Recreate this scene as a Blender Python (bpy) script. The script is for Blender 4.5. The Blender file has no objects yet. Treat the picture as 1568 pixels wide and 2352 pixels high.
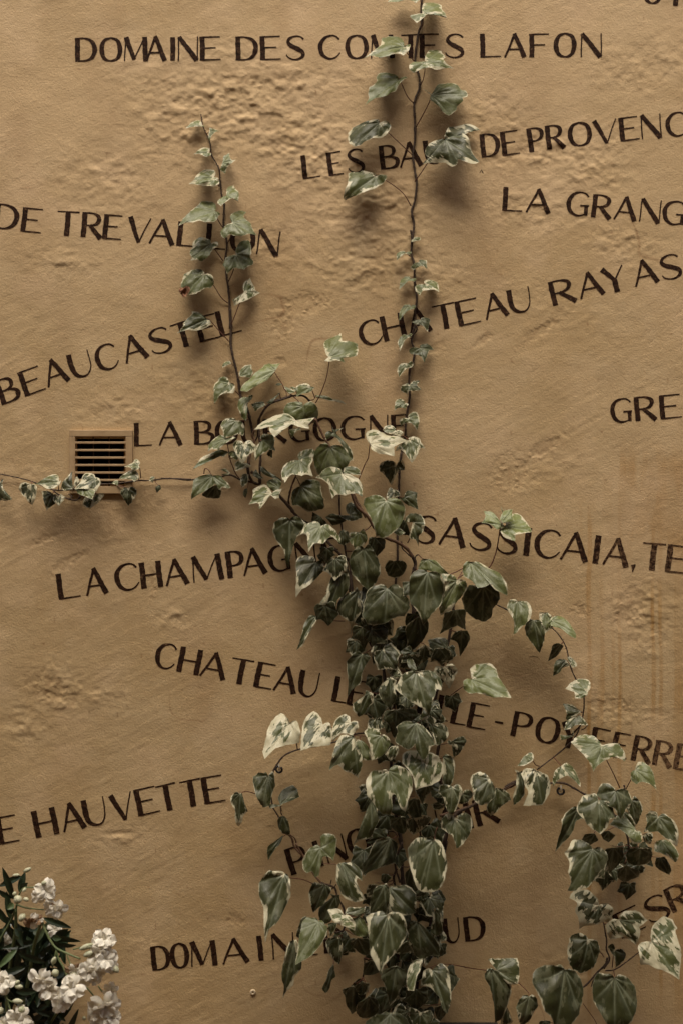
import bpy, math, random
import numpy as np
from mathutils import Vector

scene = bpy.context.scene
R = math.radians
# ---------------------------------------------------------------- camera
D = 3.0            # metres from the lens to the wall
CX, CZ = 0.0, 1.60 # the middle of the view on the wall
cam_d = bpy.data.cameras.new("camera")
cam = bpy.data.objects.new("camera", cam_d)
scene.collection.objects.link(cam)
cam.location = (CX, -D, CZ)
cam.rotation_euler = (R(90), 0, 0)
cam_d.sensor_fit = 'HORIZONTAL'
cam_d.sensor_width = 36
cam_d.lens = 36 * D / 1.568
cam_d.clip_start = 0.05
cam_d.clip_end = 200
cam_d.dof.use_dof = True
cam_d.dof.focus_distance = D - 0.035
cam_d.dof.aperture_fstop = 2.8
scene.camera = cam
# ---------------------------------------------------------------- light
SUN_EL, SUN_AZ = 68, -8      # azimuth: degrees to the left of straight at the wall
world = bpy.data.worlds.new("World")
scene.world = world
world.use_nodes = True
wn = world.node_tree
sky = wn.nodes.new("ShaderNodeTexSky")
sky.sky_type = 'NISHITA'
sky.sun_disc = False
sky.sun_elevation = R(SUN_EL)
sky.sun_rotation = R(180 - SUN_AZ)
sky.air_density = 1.0
sky.dust_density = 6.0
wn.links.new(sky.outputs[0], wn.nodes["Background"].inputs[0])
wn.nodes["Background"].inputs[1].default_value = 0.05
sun_d = bpy.data.lights.new("sun", 'SUN')
sun_d.energy = 1.5
sun_d.angle = R(46)
sun_d.color = (1.0, 0.92, 0.80)
sun = bpy.data.objects.new("sun", sun_d)
scene.collection.objects.link(sun)
# direction the light travels
dx = math.sin(R(-SUN_AZ)) * math.cos(R(SUN_EL))
dy = math.cos(R(SUN_AZ)) * math.cos(R(SUN_EL))
dz = -math.sin(R(SUN_EL))
sun.rotation_euler = Vector((dx, dy, dz)).to_track_quat('-Z', 'Y').to_euler()
scene.view_settings.view_transform = 'Standard'
scene.view_settings.look = 'None'
scene.view_settings.gamma = 1
scene.view_settings.use_curve_mapping = False
scene.view_settings.exposure = 1.6
scene.render.engine = 'CYCLES'

# ---------------------------------------------------------------- helpers
col = scene.collection
def wx(px, d=0.0): return CX + (px - 784.0) / 1000.0 * (D - d/1000) / D      # d: mm out from the wall
def wz(py, d=0.0): return CZ + (1176.0 - py) / 1000.0 * (D - d/1000) / D
def link(o, parent=None):
    col.objects.link(o)
    if parent is not None:
        o.parent = parent
    return o
def empty(name, loc=(0, 0, 0)):
    o = bpy.data.objects.new(name, None)
    o.location = loc
    o.empty_display_size = 0.05
    return link(o)
def tag(o, label=None, cat=None, group=None, kind=None):
    if label: o['label'] = label
    if cat: o['category'] = cat
    if group: o['group'] = group
    if kind: o['kind'] = kind
    return o
def mesh_obj(name, verts, faces, mat, parent=None, smooth=True, origin=(0, 0, 0)):
    me = bpy.data.meshes.new(name)
    ox, oy, oz = origin
    me.from_pydata([(v[0]-ox, v[1]-oy, v[2]-oz) for v in verts], [], faces)
    if smooth:
        me.polygons.foreach_set("use_smooth", [True] * len(me.polygons))
    if mat is not None:
        for m in (mat if isinstance(mat, (list, tuple)) else [mat]):
            me.materials.append(m)
    me.update()
    o = bpy.data.objects.new(name, me)
    o.location = origin
    return link(o, parent)
def child_loc(o, parent):      # keep the given world place under a moved parent
    o.location = Vector(o.location) - Vector(parent.location)
def box(vs, fs, x0, x1, y0, y1, z0, z1):
    b = len(vs)
    vs += [(x0,y0,z0),(x1,y0,z0),(x1,y1,z0),(x0,y1,z0),(x0,y0,z1),(x1,y0,z1),(x1,y1,z1),(x0,y1,z1)]
    fs += [(b,b+3,b+2,b+1),(b+4,b+5,b+6,b+7),(b,b+1,b+5,b+4),(b+1,b+2,b+6,b+5),(b+2,b+3,b+7,b+6),(b+3,b,b+4,b+7)]
def catmull(pts, n):
    P = [np.array(p, float) for p in pts]
    if len(P) == 2:
        return [P[0] + (P[1]-P[0]) * i / n for i in range(n)] + [P[1]]
    out = []
    for i in range(len(P)-1):
        p0 = P[i-1] if i > 0 else 2*P[0]-P[1]
        p1, p2 = P[i], P[i+1]
        p3 = P[i+2] if i+2 < len(P) else 2*P[-1]-P[-2]
        for k in range(n):
            t = k / n
            out.append(0.5*((2*p1)+(-p0+p2)*t+(2*p0-5*p1+4*p2-p3)*t*t+(-p0+3*p1-3*p2+p3)*t**3))
    out.append(P[-1])
    return out
def tube(vs, fs, pts, rads, sides=7, wob=0.0, rnd=None):
    b0 = len(vs)
    pts = [Vector(p) for p in pts]
    n = len(pts)
    ref = Vector((0, -1, 0.01))
    for i, p in enumerate(pts):
        t = (pts[min(i+1, n-1)] - pts[max(i-1, 0)])
        if t.length < 1e-9: t = Vector((0, 0, 1))
        t.normalize()
        a = t.cross(ref)
        if a.length < 1e-3: a = t.cross(Vector((1, 0, 0)))
        a.normalize(); c = t.cross(a)
        r = rads[i] if hasattr(rads, '__len__') else rads
        for k in range(sides):
            an = 2*math.pi*k/sides
            rr = r * (1 + (rnd.uniform(-wob, wob) if wob else 0))
            vs.append(tuple(p + a*math.cos(an)*rr + c*math.sin(an)*rr))
    for i in range(n-1):
        for k in range(sides):
            k2 = (k+1) % sides
            fs.append((b0+i*sides+k, b0+i*sides+k2, b0+(i+1)*sides+k2, b0+(i+1)*sides+k))
    fs.append(tuple(b0+k for k in range(sides))[::-1])
    fs.append(tuple(b0+(n-1)*sides+k for k in range(sides)))

# ---- value noise on numpy arrays (millimetre coordinates)
def vnoise(x, y, scale, seed):
    rs = np.random.RandomState(seed)
    G = rs.rand(256, 256).astype(np.float32)
    u = x/scale + seed*7.31; v = y/scale + seed*3.17
    iu = np.floor(u).astype(int); iv = np.floor(v).astype(int)
    fu = u-iu; fv = v-iv
    fu = fu*fu*fu*(fu*(fu*6-15)+10); fv = fv*fv*fv*(fv*(fv*6-15)+10)
    a = G[iu % 256, iv % 256]; b = G[(iu+1) % 256, iv % 256]
    c = G[iu % 256, (iv+1) % 256]; d = G[(iu+1) % 256, (iv+1) % 256]
    return (a*(1-fu)+b*fu)*(1-fv)+(c*(1-fu)+d*fu)*fv - 0.5
def fbm(x, y, scale, seed, octs=4, gain=0.5):
    s = 0; a = 1.0
    for o in range(octs):
        s = s + a*vnoise(x, y, scale/(2**o), seed+o*11)
        a *= gain
    return s
def blob(x, y, cx, cy, rx, ry, ang=0.0, p=2):
    c, s = math.cos(R(ang)), math.sin(R(ang))
    u = ((x-cx)*c+(y-cy)*s)/rx; v = (-(x-cx)*s+(y-cy)*c)/ry
    return np.exp(-(np.abs(u)**p+np.abs(v)**p))

ROUGH = [(520,250,210,90,15,1.0),(700,330,150,110,30,1.0),(420,300,130,80,20,.8),(640,190,180,50,0,.8),
         (860,480,150,110,10,.85),(850,600,140,70,-15,.95),(980,640,90,60,0,.7),(1240,350,180,45,-5,.8),
         (1130,260,90,60,20,.6),(1350,400,90,60,0,.7),(1200,480,140,50,10,.5),(250,420,120,90,10,.5),
         (150,600,90,40,10,.5),(130,1590,70,60,20,.8),(60,1660,60,50,0,.6),(230,1600,70,25,0,.6),
         (400,1420,50,25,0,.6),(280,1920,60,20,-10,.7),(480,900,120,60,20,.5),(260,950,80,50,0,.5),
         (1430,560,90,50,20,.6),(1240,1080,110,60,-10,.25),(1480,1420,70,80,0,.7),(1430,1640,90,30,0,.6),
         (1250,700,200,60,20,.25),(620,560,90,60,0,.5),(200,1130,200,50,10,.35),(330,2170,40,25,0,.4),
         (1290,2220,70,30,20,.4),(520,120,120,40,10,.4),(1480,150,120,60,-10,.5),(250,1240,150,30,5,.3)]
PEEL = [(690,700,75,26,-10),(650,745,28,40,15),(645,828,16,14,0),(1175,1085,50,45,-30),(1250,1030,60,18,-35),
        (1400,1620,60,22,5),(1440,1395,26,60,25),(1330,1400,22,16,0),(160,1290,60,14,-30),(110,1580,50,35,20),
        (1110,780,30,10,-35),(1000,800,30,12,-30),(720,1000,10,12,0),(1090,310,60,12,0),(100,1240,40,10,-20),
        (540,2115,26,14,20),(560,185,60,14,10),(1390,1720,40,25,0),(350,1340,10,40,0),(1240,760,60,14,-35)]
def relief(x, y):                       # mm of plaster standing proud, at view-millimetre coordinates
    m = np.zeros_like(x)
    for cx, cy, rx, ry, a, w in ROUGH:
        m = np.maximum(m, w*blob(x, y, cx, cy, rx, ry, a))
    big = fbm(x, y*1.3, 70, 3, 3)
    lump = vnoise(x + 14*vnoise(x, y, 30, 8), y*1.35 + 12*vnoise(x, y, 26, 9), 26, 5)
    lump2 = vnoise(x + 6*vnoise(x, y, 14, 18), y*1.3, 12, 15)
    l = np.abs(lump)*2.2 - .45
    h = 1.5*fbm(x, y, 230, 21, 2) + 0.9*big
    h = h + m*(4.2*lump + 2.1*l*(.5+big) + 2.3*lump2 + 1.0*vnoise(x, y, 6, 44))
    # trowel marks, sweeping up to the right
    c, s = math.cos(R(-28)), math.sin(R(-28))
    u = x*c+y*s; v = -x*s+y*c
    tr = vnoise(u/6, v, 9, 31)
    h = h + 0.5*tr*(0.35+np.clip(fbm(x, y, 160, 77, 2)+.2, 0, 1))
    u2 = x*math.cos(R(-55))+y*math.sin(R(-55)); v2 = -x*math.sin(R(-55))+y*math.cos(R(-55))
    sc = vnoise(u2/9, v2, 5, 39)
    h = h - 1.0*np.clip(np.abs(sc)-.36, 0, 1)*4*np.clip(fbm(x, y, 110, 55, 2), 0, 1)
    h = h + 0.22*vnoise(x, y, 9, 91) + .14*vnoise(x, y, 5, 93)
    h = h + m*(1.6*vnoise(x, y*1.2, 9, 47))
    # flaked skins of old paint
    pm = np.zeros_like(x)
    for cx, cy, rx, ry, a in PEEL:
        pm = np.maximum(pm, blob(x, y, cx, cy, rx, ry, a, 2))
    n = vnoise(x+5*vnoise(x, y, 9, 62), y+5*vnoise(x, y, 9, 63), 8, 61)+.6*vnoise(x, y, 5, 64)
    st = 1/(1+np.exp(-((n-.02)+(pm-.42)*1.0)*45))
    h = h - 1.15*st*np.clip(pm*1.6-.15, 0, 1)
    # crumbs
    g = vnoise(x, y, 11, 71)
    h = h + 6*np.clip(g-.40, 0, 1)*(.3+m)
    return h

# ---------------------------------------------------------------- materials
def new_mat(name):
    m = bpy.data.materials.new(name); m.use_nodes = True
    nt = m.node_tree
    return m, nt, nt.nodes["Principled BSDF"]
def N(nt, t, **kw):
    n = nt.nodes.new(t)
    for k, v in kw.items(): setattr(n, k, v)
    return n
def mixc(nt, fac, a, b, blend='MIX'):
    n = N(nt, "ShaderNodeMix", data_type='RGBA', blend_type=blend)
    for s, v in ((0, fac), (6, a), (7, b)):
        if isinstance(v, (int, float)): n.inputs[s].default_value = v
        elif isinstance(v, tuple): n.inputs[s].default_value = (*v, 1) if len(v) == 3 else v
        else: nt.links.new(v, n.inputs[s])
    return n.outputs[2]
def math_(nt, op, a, b=None, c=None, clamp=False):
    n = N(nt, "ShaderNodeMath", operation=op); n.use_clamp = clamp
    for s, v in enumerate((a, b, c)):
        if v is None: continue
        if isinstance(v, (int, float)): n.inputs[s].default_value = v
        else: nt.links.new(v, n.inputs[s])
    return n.outputs[0]
def noise(nt, vec, scale, detail=4, rough=.55, dist=0.0):
    n = N(nt, "ShaderNodeTexNoise"); n.inputs['Scale'].default_value = scale
    n.inputs['Detail'].default_value = detail; n.inputs['Roughness'].default_value = rough
    n.inputs['Distortion'].default_value = dist
    if vec is not None: nt.links.new(vec, n.inputs['Vector'])
    return n.outputs[0]
def ramp(nt, fac, stops):
    n = N(nt, "ShaderNodeValToRGB"); e = n.color_ramp.elements
    while len(e) < len(stops): e.new(.5)
    for i, (p, c) in enumerate(stops):
        e[i].position = p; e[i].color = (*c, 1) if len(c) == 3 else c
    nt.links.new(fac, n.inputs[0]); return n.outputs[0]
def geo_pos(nt): return N(nt, "ShaderNodeNewGeometry").outputs['Position']

def wall_grain(nt, bs, extra=None):
    p = geo_pos(nt)
    n1 = noise(nt, p, 210, 3, .6); n2 = noise(nt, p, 520, 2, .6); n3 = noise(nt, p, 60, 4, .6)
    h = math_(nt, 'ADD', math_(nt, 'MULTIPLY', n1, 1.0), math_(nt, 'MULTIPLY', n2, .45))
    h = math_(nt, 'ADD', h, math_(nt, 'MULTIPLY', n3, .6))
    b = N(nt, "ShaderNodeBump"); b.inputs['Strength'].default_value = .8
    b.inputs['Distance'].default_value = .0012
    nt.links.new(h, b.inputs['Height']); nt.links.new(b.outputs[0], bs.inputs['Normal'])
    return p
WALL_A, WALL_B, WALL_C = (.485, .353, .188), (.420, .29, .138), (.55, .42, .25)
def make_wall_mat():
    m, nt, bs = new_mat("ochre_plaster")
    p = wall_grain(nt, bs)
    a = mixc(nt, ramp(nt, noise(nt, p, 2.6, 5, .6), [(.35, (0,0,0)), (.66, (1,1,1))]), WALL_A, WALL_B)
    a = mixc(nt, math_(nt, 'MULTIPLY', ramp(nt, noise(nt, p, 9, 6, .65), [(.5, (0,0,0)), (.75, (1,1,1))]), .55), a, WALL_C)
    a = mixc(nt, math_(nt, 'MULTIPLY', ramp(nt, noise(nt, p, 150, 3, .6), [(.3, (0,0,0)), (.8, (1,1,1))]), .25), a, (.36, .22, .10))
    at = N(nt, "ShaderNodeAttribute", attribute_name="mark")
    sep = N(nt, "ShaderNodeSeparateColor"); nt.links.new(at.outputs['Color'], sep.inputs[0])
    a = mixc(nt, sep.outputs[0], a, (.345, .185, .050))      # rusty run-off
    a = mixc(nt, sep.outputs[1], a, (.60, .43, .25))        # rubbed patches and the paler top
    a = mixc(nt, sep.outputs[2], a, (.25, .14, .062))       # dirt in flakes
    nt.links.new(a, bs.inputs['Base Color']); bs.inputs['Roughness'].default_value = .82
    bs.inputs['Specular IOR Level'].default_value = .25
    return m
def make_paint_mat():
    m, nt, bs = new_mat("brown_lettering_paint")
    p = wall_grain(nt, bs)
    sc = N(nt, "ShaderNodeMapping"); sc.inputs['Scale'].default_value = (1, 1, 3.2); nt.links.new(p, sc.inputs[0])
    f = ramp(nt, noise(nt, sc.outputs[0], 42, 5, .7), [(.38, (0,0,0)), (.72, (1,1,1))])
    c = mixc(nt, f, (.012, .0045, .0018), (.046, .019, .008))
    at = N(nt, "ShaderNodeAttribute", attribute_name="worn")
    w = noise(nt, p, 130, 4, .7)
    k = math_(nt, 'MULTIPLY', math_(nt, 'SUBTRACT', math_(nt, 'ADD', w, math_(nt, 'MULTIPLY', at.outputs['Fac'], .5)), .62), 6, clamp=True)
    c = mixc(nt, math_(nt, 'MULTIPLY', k, .55), c, (.24, .14, .07))
    nt.links.new(c, bs.inputs['Base Color']); bs.inputs['Roughness'].default_value = .75
    bs.inputs['Specular IOR Level'].default_value = .12
    return m
def make_leaf_mat():
    m, nt, bs = new_mat("variegated_ivy_leaf")
    a1 = N(nt, "ShaderNodeAttribute", attribute_name="lf")
    a2 = N(nt, "ShaderNodeAttribute", attribute_name="st")
    s1 = N(nt, "ShaderNodeSeparateColor"); nt.links.new(a1.outputs['Color'], s1.inputs[0])
    ed, vein, thr = s1.outputs[0], s1.outputs[1], s1.outputs[2]
    light = a1.outputs['Alpha']
    geo = N(nt, "ShaderNodeNewGeometry")
    # radial streaks: noise in (angle*k, radius) space
    mp = N(nt, "ShaderNodeMapping"); mp.inputs['Scale'].default_value = (3.4, 1.5, 1); nt.links.new(a2.outputs['Vector'], mp.inputs[0])
    n1 = noise(nt, mp.outputs[0], 1.0, 3, .6)
    mp2 = N(nt, "ShaderNodeMapping"); mp2.inputs['Scale'].default_value = (11, 5, 1); nt.links.new(a2.outputs['Vector'], mp2.inputs[0])
    n2 = noise(nt, mp2.outputs[0], 1.0, 2, .6)
    mp3 = N(nt, "ShaderNodeMapping"); mp3.inputs['Scale'].default_value = (3.1, 2.1, 1); mp3.inputs['Location'].default_value = (5, 3, 9); nt.links.new(a2.outputs['Vector'], mp3.inputs[0])
    n3 = noise(nt, mp3.outputs[0], 1.0, 3, .55)
    # cream where distance to edge < threshold * jagged noise
    j = math_(nt, 'ADD', math_(nt, 'MULTIPLY', math_(nt, 'SUBTRACT', n1, .44), 5.5), math_(nt, 'MULTIPLY', math_(nt, 'SUBTRACT', n2, .5), 1.3))
    lim = math_(nt, 'MULTIPLY', thr, math_(nt, 'MINIMUM', math_(nt, 'MAXIMUM', j, .04), 1.5))
    lim = math_(nt, 'ADD', lim, math_(nt, 'MULTIPLY', math_(nt, 'MAXIMUM', math_(nt, 'SUBTRACT', thr, .2), 0), .5))
    lim = math_(nt, 'ADD', lim, math_(nt, 'MULTIPLY', n2, .026))
    cream = math_(nt, 'MULTIPLY', math_(nt, 'SUBTRACT', lim, ed), 26, clamp=True)
    # pale grey-green sectors
    pale = ramp(nt, math_(nt, 'ADD', n3, math_(nt, 'MULTIPLY', math_(nt, 'SUBTRACT', n2, .5), .35)), [(.53, (0,0,0)), (.56, (1,1,1))])
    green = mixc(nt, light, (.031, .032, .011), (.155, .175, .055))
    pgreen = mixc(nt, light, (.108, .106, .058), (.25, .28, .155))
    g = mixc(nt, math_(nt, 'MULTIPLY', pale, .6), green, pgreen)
    g = mixc(nt, math_(nt, 'MULTIPLY', vein, .5), g, (.24, .26, .17))
    crm = mixc(nt, n2, (.36, .33, .20), (.58, .54, .38))
    c = mixc(nt, cream, g, crm)
    back = mixc(nt, .55, c, (.11, .135, .075))
    c = mixc(nt, geo.outputs['Backfacing'], c, back)
    nt.links.new(c, bs.inputs['Base Color'])
    bs.inputs['Roughness'].default_value = .42
    bs.inputs['Specular IOR Level'].default_value = .32
    p = geo_pos(nt)
    h = math_(nt, 'ADD', math_(nt, 'MULTIPLY', vein, -.5), math_(nt, 'MULTIPLY', noise(nt, p, 110, 2, .5), .9))
    h = math_(nt, 'ADD', h, math_(nt, 'MULTIPLY', noise(nt, p, 420, 2, .5), .25))
    b = N(nt, "ShaderNodeBump"); b.inputs['Strength'].default_value = .55; b.inputs['Distance'].default_value = .0016
    nt.links.new(h, b.inputs['Height']); nt.links.new(b.outputs[0], bs.inputs['Normal'])
    tr = N(nt, "ShaderNodeBsdfTranslucent"); nt.links.new(c, tr.inputs[0]); nt.links.new(b.outputs[0], tr.inputs['Normal'])
    mx = N(nt, "ShaderNodeMixShader"); mx.inputs[0].default_value = .2
    out = nt.nodes["Material Output"]
    nt.links.new(bs.outputs[0], mx.inputs[1]); nt.links.new(tr.outputs[0], mx.inputs[2]); nt.links.new(mx.outputs[0], out.inputs[0])
    return m
def simple(name, c1, c2, scale=60, rough=.6, bump=.3, dist=.001, spec=.35, detail=4, transl=0.0):
    m, nt, bs = new_mat(name)
    p = geo_pos(nt)
    n = noise(nt, p, scale, detail, .6)
    c = mixc(nt, ramp(nt, n, [(.35, (0,0,0)), (.65, (1,1,1))]), c1, c2)
    nt.links.new(c, bs.inputs['Base Color']); bs.inputs['Roughness'].default_value = rough
    bs.inputs['Specular IOR Level'].default_value = spec
    b = N(nt, "ShaderNodeBump"); b.inputs['Strength'].default_value = bump; b.inputs['Distance'].default_value = dist
    nt.links.new(noise(nt, p, scale*2.5, 3, .6), b.inputs['Height']); nt.links.new(b.outputs[0], bs.inputs['Normal'])
    if transl:
        tr = N(nt, "ShaderNodeBsdfTranslucent"); nt.links.new(c, tr.inputs[0])
        mx = N(nt, "ShaderNodeMixShader"); mx.inputs[0].default_value = transl
        nt.links.new(bs.outputs[0], mx.inputs[1]); nt.links.new(tr.outputs[0], mx.inputs[2])
        nt.links.new(mx.outputs[0], nt.nodes["Material Output"].inputs[0])
    return m
M_WALL = make_wall_mat(); M_PAINT = make_paint_mat(); M_LEAF = make_leaf_mat()
M_STEM = simple("ivy_bark", (.030, .017, .010), (.075, .046, .028), 120, .8, .8, .0015)
M_STEM2 = simple("young_brown_stem", (.10, .050, .026), (.17, .095, .052), 120, .6, .4)
M_PET = simple("reddish_leaf_stalk", (.085, .028, .016), (.13, .055, .028), 80, .5, .2)
M_DRY = simple("withered_leaf", (.16, .065, .03), (.30, .15, .08), 260, .8, .9, .002)
M_VENT = simple("painted_vent_metal", (.34, .225, .115), (.42, .29, .155), 40, .6, .35, .0006)
M_VDARK = simple("vent_dark_inside", (.006, .004, .003), (.012, .008, .006), 40, .9, .1)
M_VDIV = simple("vent_divider_metal", (.05, .032, .02), (.08, .05, .03), 60, .7, .2)
M_HOOK = simple("black_iron", (.008, .006, .005), (.018, .013, .010), 90, .5, .3)
M_PIN = simple("pale_pin_metal", (.35, .32, .27), (.5, .47, .4), 90, .4, .2)
M_PLUG = simple("cream_plastic_plug", (.50, .40, .26), (.58, .47, .31), 200, .55, .15)
M_PETAL = simple("white_oleander_petal", (.80, .75, .62), (.86, .82, .71), 120, .6, .35, .0015, .2, transl=.25)
M_BUD = simple("oleander_bud", (.40, .42, .25), (.58, .56, .40), 90, .5, .2, transl=.15)
M_OLEAF = simple("oleander_leaf", (.011, .020, .008), (.026, .042, .016), 70, .4, .3, .0008, .5, transl=.12)
M_OLEAF2 = simple("oleander_leaf_fresh", (.06, .095, .035), (.09, .13, .05), 70, .45, .3, .0008, .4, transl=.15)
M_OSTEM = simple("oleander_stem", (.09, .12, .045), (.15, .17, .07), 60, .55, .2)
M_BROWN = simple("browned_petal", (.22, .12, .06), (.38, .26, .15), 160, .8, .5)
M_BOX = simple("dark_planter_wood", (.010, .007, .005), (.022, .015, .010), 30, .7, .4)
M_GROUND = simple("paving_ground", (.09, .058, .032), (.07, .045, .025), 8, .9, .5, .004)
M_SHADE_HOUSE = simple("shade_house_plaster", (.24, .125, .045), (.20, .10, .035), 4, .9, .3, .003)
# ---------------------------------------------------------------- the wall
xs_f = np.arange(-90, 1661, 2.5); ys_f = np.arange(-110, 2466, 2.5)
xs = np.concatenate([np.linspace(-3200, -130, 40), xs_f, np.linspace(1700, 4800, 40)])
ys = np.concatenate([np.linspace(-2600, -150, 32), ys_f, [2500, 2560, 2640, 2776]])
X, Y = np.meshgrid(xs, ys)
H = relief(X, Y)
vx = lambda u: u*.28; vy = lambda v: 940.8+v*.28     # vent close-up coordinates -> view mm
flat = np.clip(1.25-np.maximum(np.abs(X-vx(832))/(vx(1100)-vx(832)), np.abs(Y-vy(430))/(vy(700)-vy(430))), 0, .1)/.1
H = H*(1-flat) + 0*flat
ny, nx = X.shape
verts = np.empty((ny*nx, 3), np.float32)
verts[:, 0] = ((X-784)/1000).ravel(); verts[:, 1] = (-H/1000).ravel(); verts[:, 2] = (CZ+(1176-Y)/1000).ravel()
# a real hole behind the vent grille
ix = np.arange(nx-1); iy = np.arange(ny-1)
IX, IY = np.meshgrid(ix, iy)
cxm = (xs[:-1]+xs[1:])/2; cym = (ys[:-1]+ys[1:])/2
hole = (np.abs(cxm-vx(828)) < vx(1020)-vx(828))[None, :] & (np.abs(cym-vy(425)) < vy(610)-vy(425))[:, None]
a = (IY*nx+IX)[~hole]
quads = np.stack([a, a+nx, a+nx+1, a+1], 1).astype(np.int32)
me = bpy.data.meshes.new("plaster_wall")
me.vertices.add(len(verts)); me.vertices.foreach_set("co", verts.ravel())
me.loops.add(quads.size); me.loops.foreach_set("vertex_index", quads.ravel())
me.polygons.add(len(quads)); me.polygons.foreach_set("loop_start", np.arange(0, quads.size, 4, dtype=np.int32))
me.polygons.foreach_set("use_smooth", np.ones(len(quads), bool))
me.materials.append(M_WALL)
me.update(calc_edges=True)
# colour marks on the plaster: run-off, rubbed places, the paler top, dirt in the flakes
st = np.zeros_like(X); XD = X+6*vnoise(X*.35, Y, 150, 5)+3.5*vnoise(X*.5, Y, 60, 15)+1.2*vnoise(X, Y, 14, 16)
for cx_, y0, y1, w, k in [(1353,1150,2400,3.2,.60),(1358,1130,1240,4,.4),(1383,1290,1760,2.6,.35),(1394,1080,1250,9,.45),
        (1423,1050,2250,3,.40),(1428,1010,1240,6,.5),(1500,1150,2200,3,.45),(1517,1180,2400,2.8,.38),(1559,1010,2400,8,.45),
        (1478,1020,1245,5,.35),(1495,1040,1250,7,.5),(1526,1060,1250,8,.45),(1333,1140,1260,3,.4),(1376,1500,2352,3,.22),
        (1445,1100,1300,4,.3),(1540,1020,1400,6,.4),(1408,1230,1700,2.2,.2),(1470,1900,2300,3,.2)]:
    fade = np.clip((Y-y0)/70, 0, 1)*np.clip((y1-Y)/160, 0, 1)
    w = w*(1.25+.6*vnoise(X*0, Y, 90, int(cx_) % 50)); e = np.exp(-((XD-cx_)/w)**2); rim = np.exp(-((np.abs(XD-cx_)-w*.8)/1.6)**2)*.5
    st = np.maximum(st, k*fade*(e*.75+rim)*np.clip(.75+1.3*vnoise(X, Y, 90, 66), .1, 1.3))
sheet = np.clip((X-1395)/60, 0, 1)*np.clip((Y-1010)/60, 0, 1)*np.clip((1270-Y)/60, 0, 1)
st = np.maximum(st, sheet*.45*np.clip(.55+1.6*fbm(X*2.5, Y*.5, 60, 12, 3), 0, 1))
arch = np.exp(-((np.hypot((X-1475), (Y-1235)*.55)-24)/3)**2)*(Y < 1245)
st = np.maximum(st, arch*.4)
pale = np.clip(fbm(X, Y, 90, 33, 4)*1.5, 0, 1)*.4 + .42*np.clip(.5+.9*fbm(X, Y, 420, 36, 3)+(900-Y)/1500, 0, 1)   # rubbed patches, and broad patches paler towards the top
dirt = np.zeros_like(X)
for cx_, cy_, rx, ry, aa in PEEL:
    dirt = np.maximum(dirt, .35*blob(X, Y, cx_, cy_, rx, ry, aa)*np.clip(.3+2*vnoise(X, Y, 7, 13), 0, 1))
for cx_, cy_, rx, ry in [(225,1607,22,3),(215,1644,16,2),(60,430,18,4),(250,1080,60,16)]:
    dirt = np.maximum(dirt, .5*blob(X, Y, cx_, cy_, rx, ry, 0)*np.clip(.6+1.2*vnoise(X, Y, 8, 23), 0, 1))
vg = blob(X, Y, 232, 1165, 48, 50, 0)*(Y > 1128)*np.clip(.4+1.2*vnoise(X, Y*.25, 12, 81), 0, 1)*.35
dirt = np.maximum(dirt, vg)
dirt = np.maximum(dirt, .16*np.clip(fbm(X*1.3, Y*.45, 140, 83, 4)-.05, 0, 1)*2)
ck = np.abs(vnoise(X+9*vnoise(X, Y, 22, 85), Y+9*vnoise(X, Y, 22, 86), 150, 84)); ckm = np.clip(fbm(X, Y, 240, 87, 2)*2.5-.2, 0, 1)
dirt = np.maximum(dirt, np.clip(1-ck/.006, 0, 1)*.7*ckm)
sp = vnoise(X, Y, 8, 101); dirt = np.maximum(dirt, np.clip((sp-.455)*18, 0, .6))
cc = np.zeros((ny*nx, 4), np.float32); cc[:, 3] = 1
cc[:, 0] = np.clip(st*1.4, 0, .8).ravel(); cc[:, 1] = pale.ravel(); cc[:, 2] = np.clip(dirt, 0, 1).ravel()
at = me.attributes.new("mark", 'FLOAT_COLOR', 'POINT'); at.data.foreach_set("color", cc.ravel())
wall = link(bpy.data.objects.new("plaster_wall", me))
tag(wall, "ochre plastered house wall painted with brown French wine names", "wall")

ix0 = 40; iy0 = 32
def hz(x, y):                       # relief of the built wall (bilinear on its own grid)
    u = (np.asarray(x, float)+90)/2.5; v = (np.asarray(y, float)+110)/2.5
    i = np.clip(np.floor(u).astype(int), 0, len(xs_f)-2); j = np.clip(np.floor(v).astype(int), 0, len(ys_f)-2)
    fu = np.clip(u-i, 0, 1); fv = np.clip(v-j, 0, 1); i = i+ix0; j = j+iy0
    return (H[j, i]*(1-fu)+H[j, i+1]*fu)*(1-fv)+(H[j+1, i]*(1-fu)+H[j+1, i+1]*fu)*fv

gm = mesh_obj("ground", [(-30,-30,0),(30,-30,0),(30,.5,0),(-30,.5,0)], [(0,1,2,3)], M_GROUND, smooth=False)
tag(gm, "dark paved ground below the wall", kind="structure")

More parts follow.
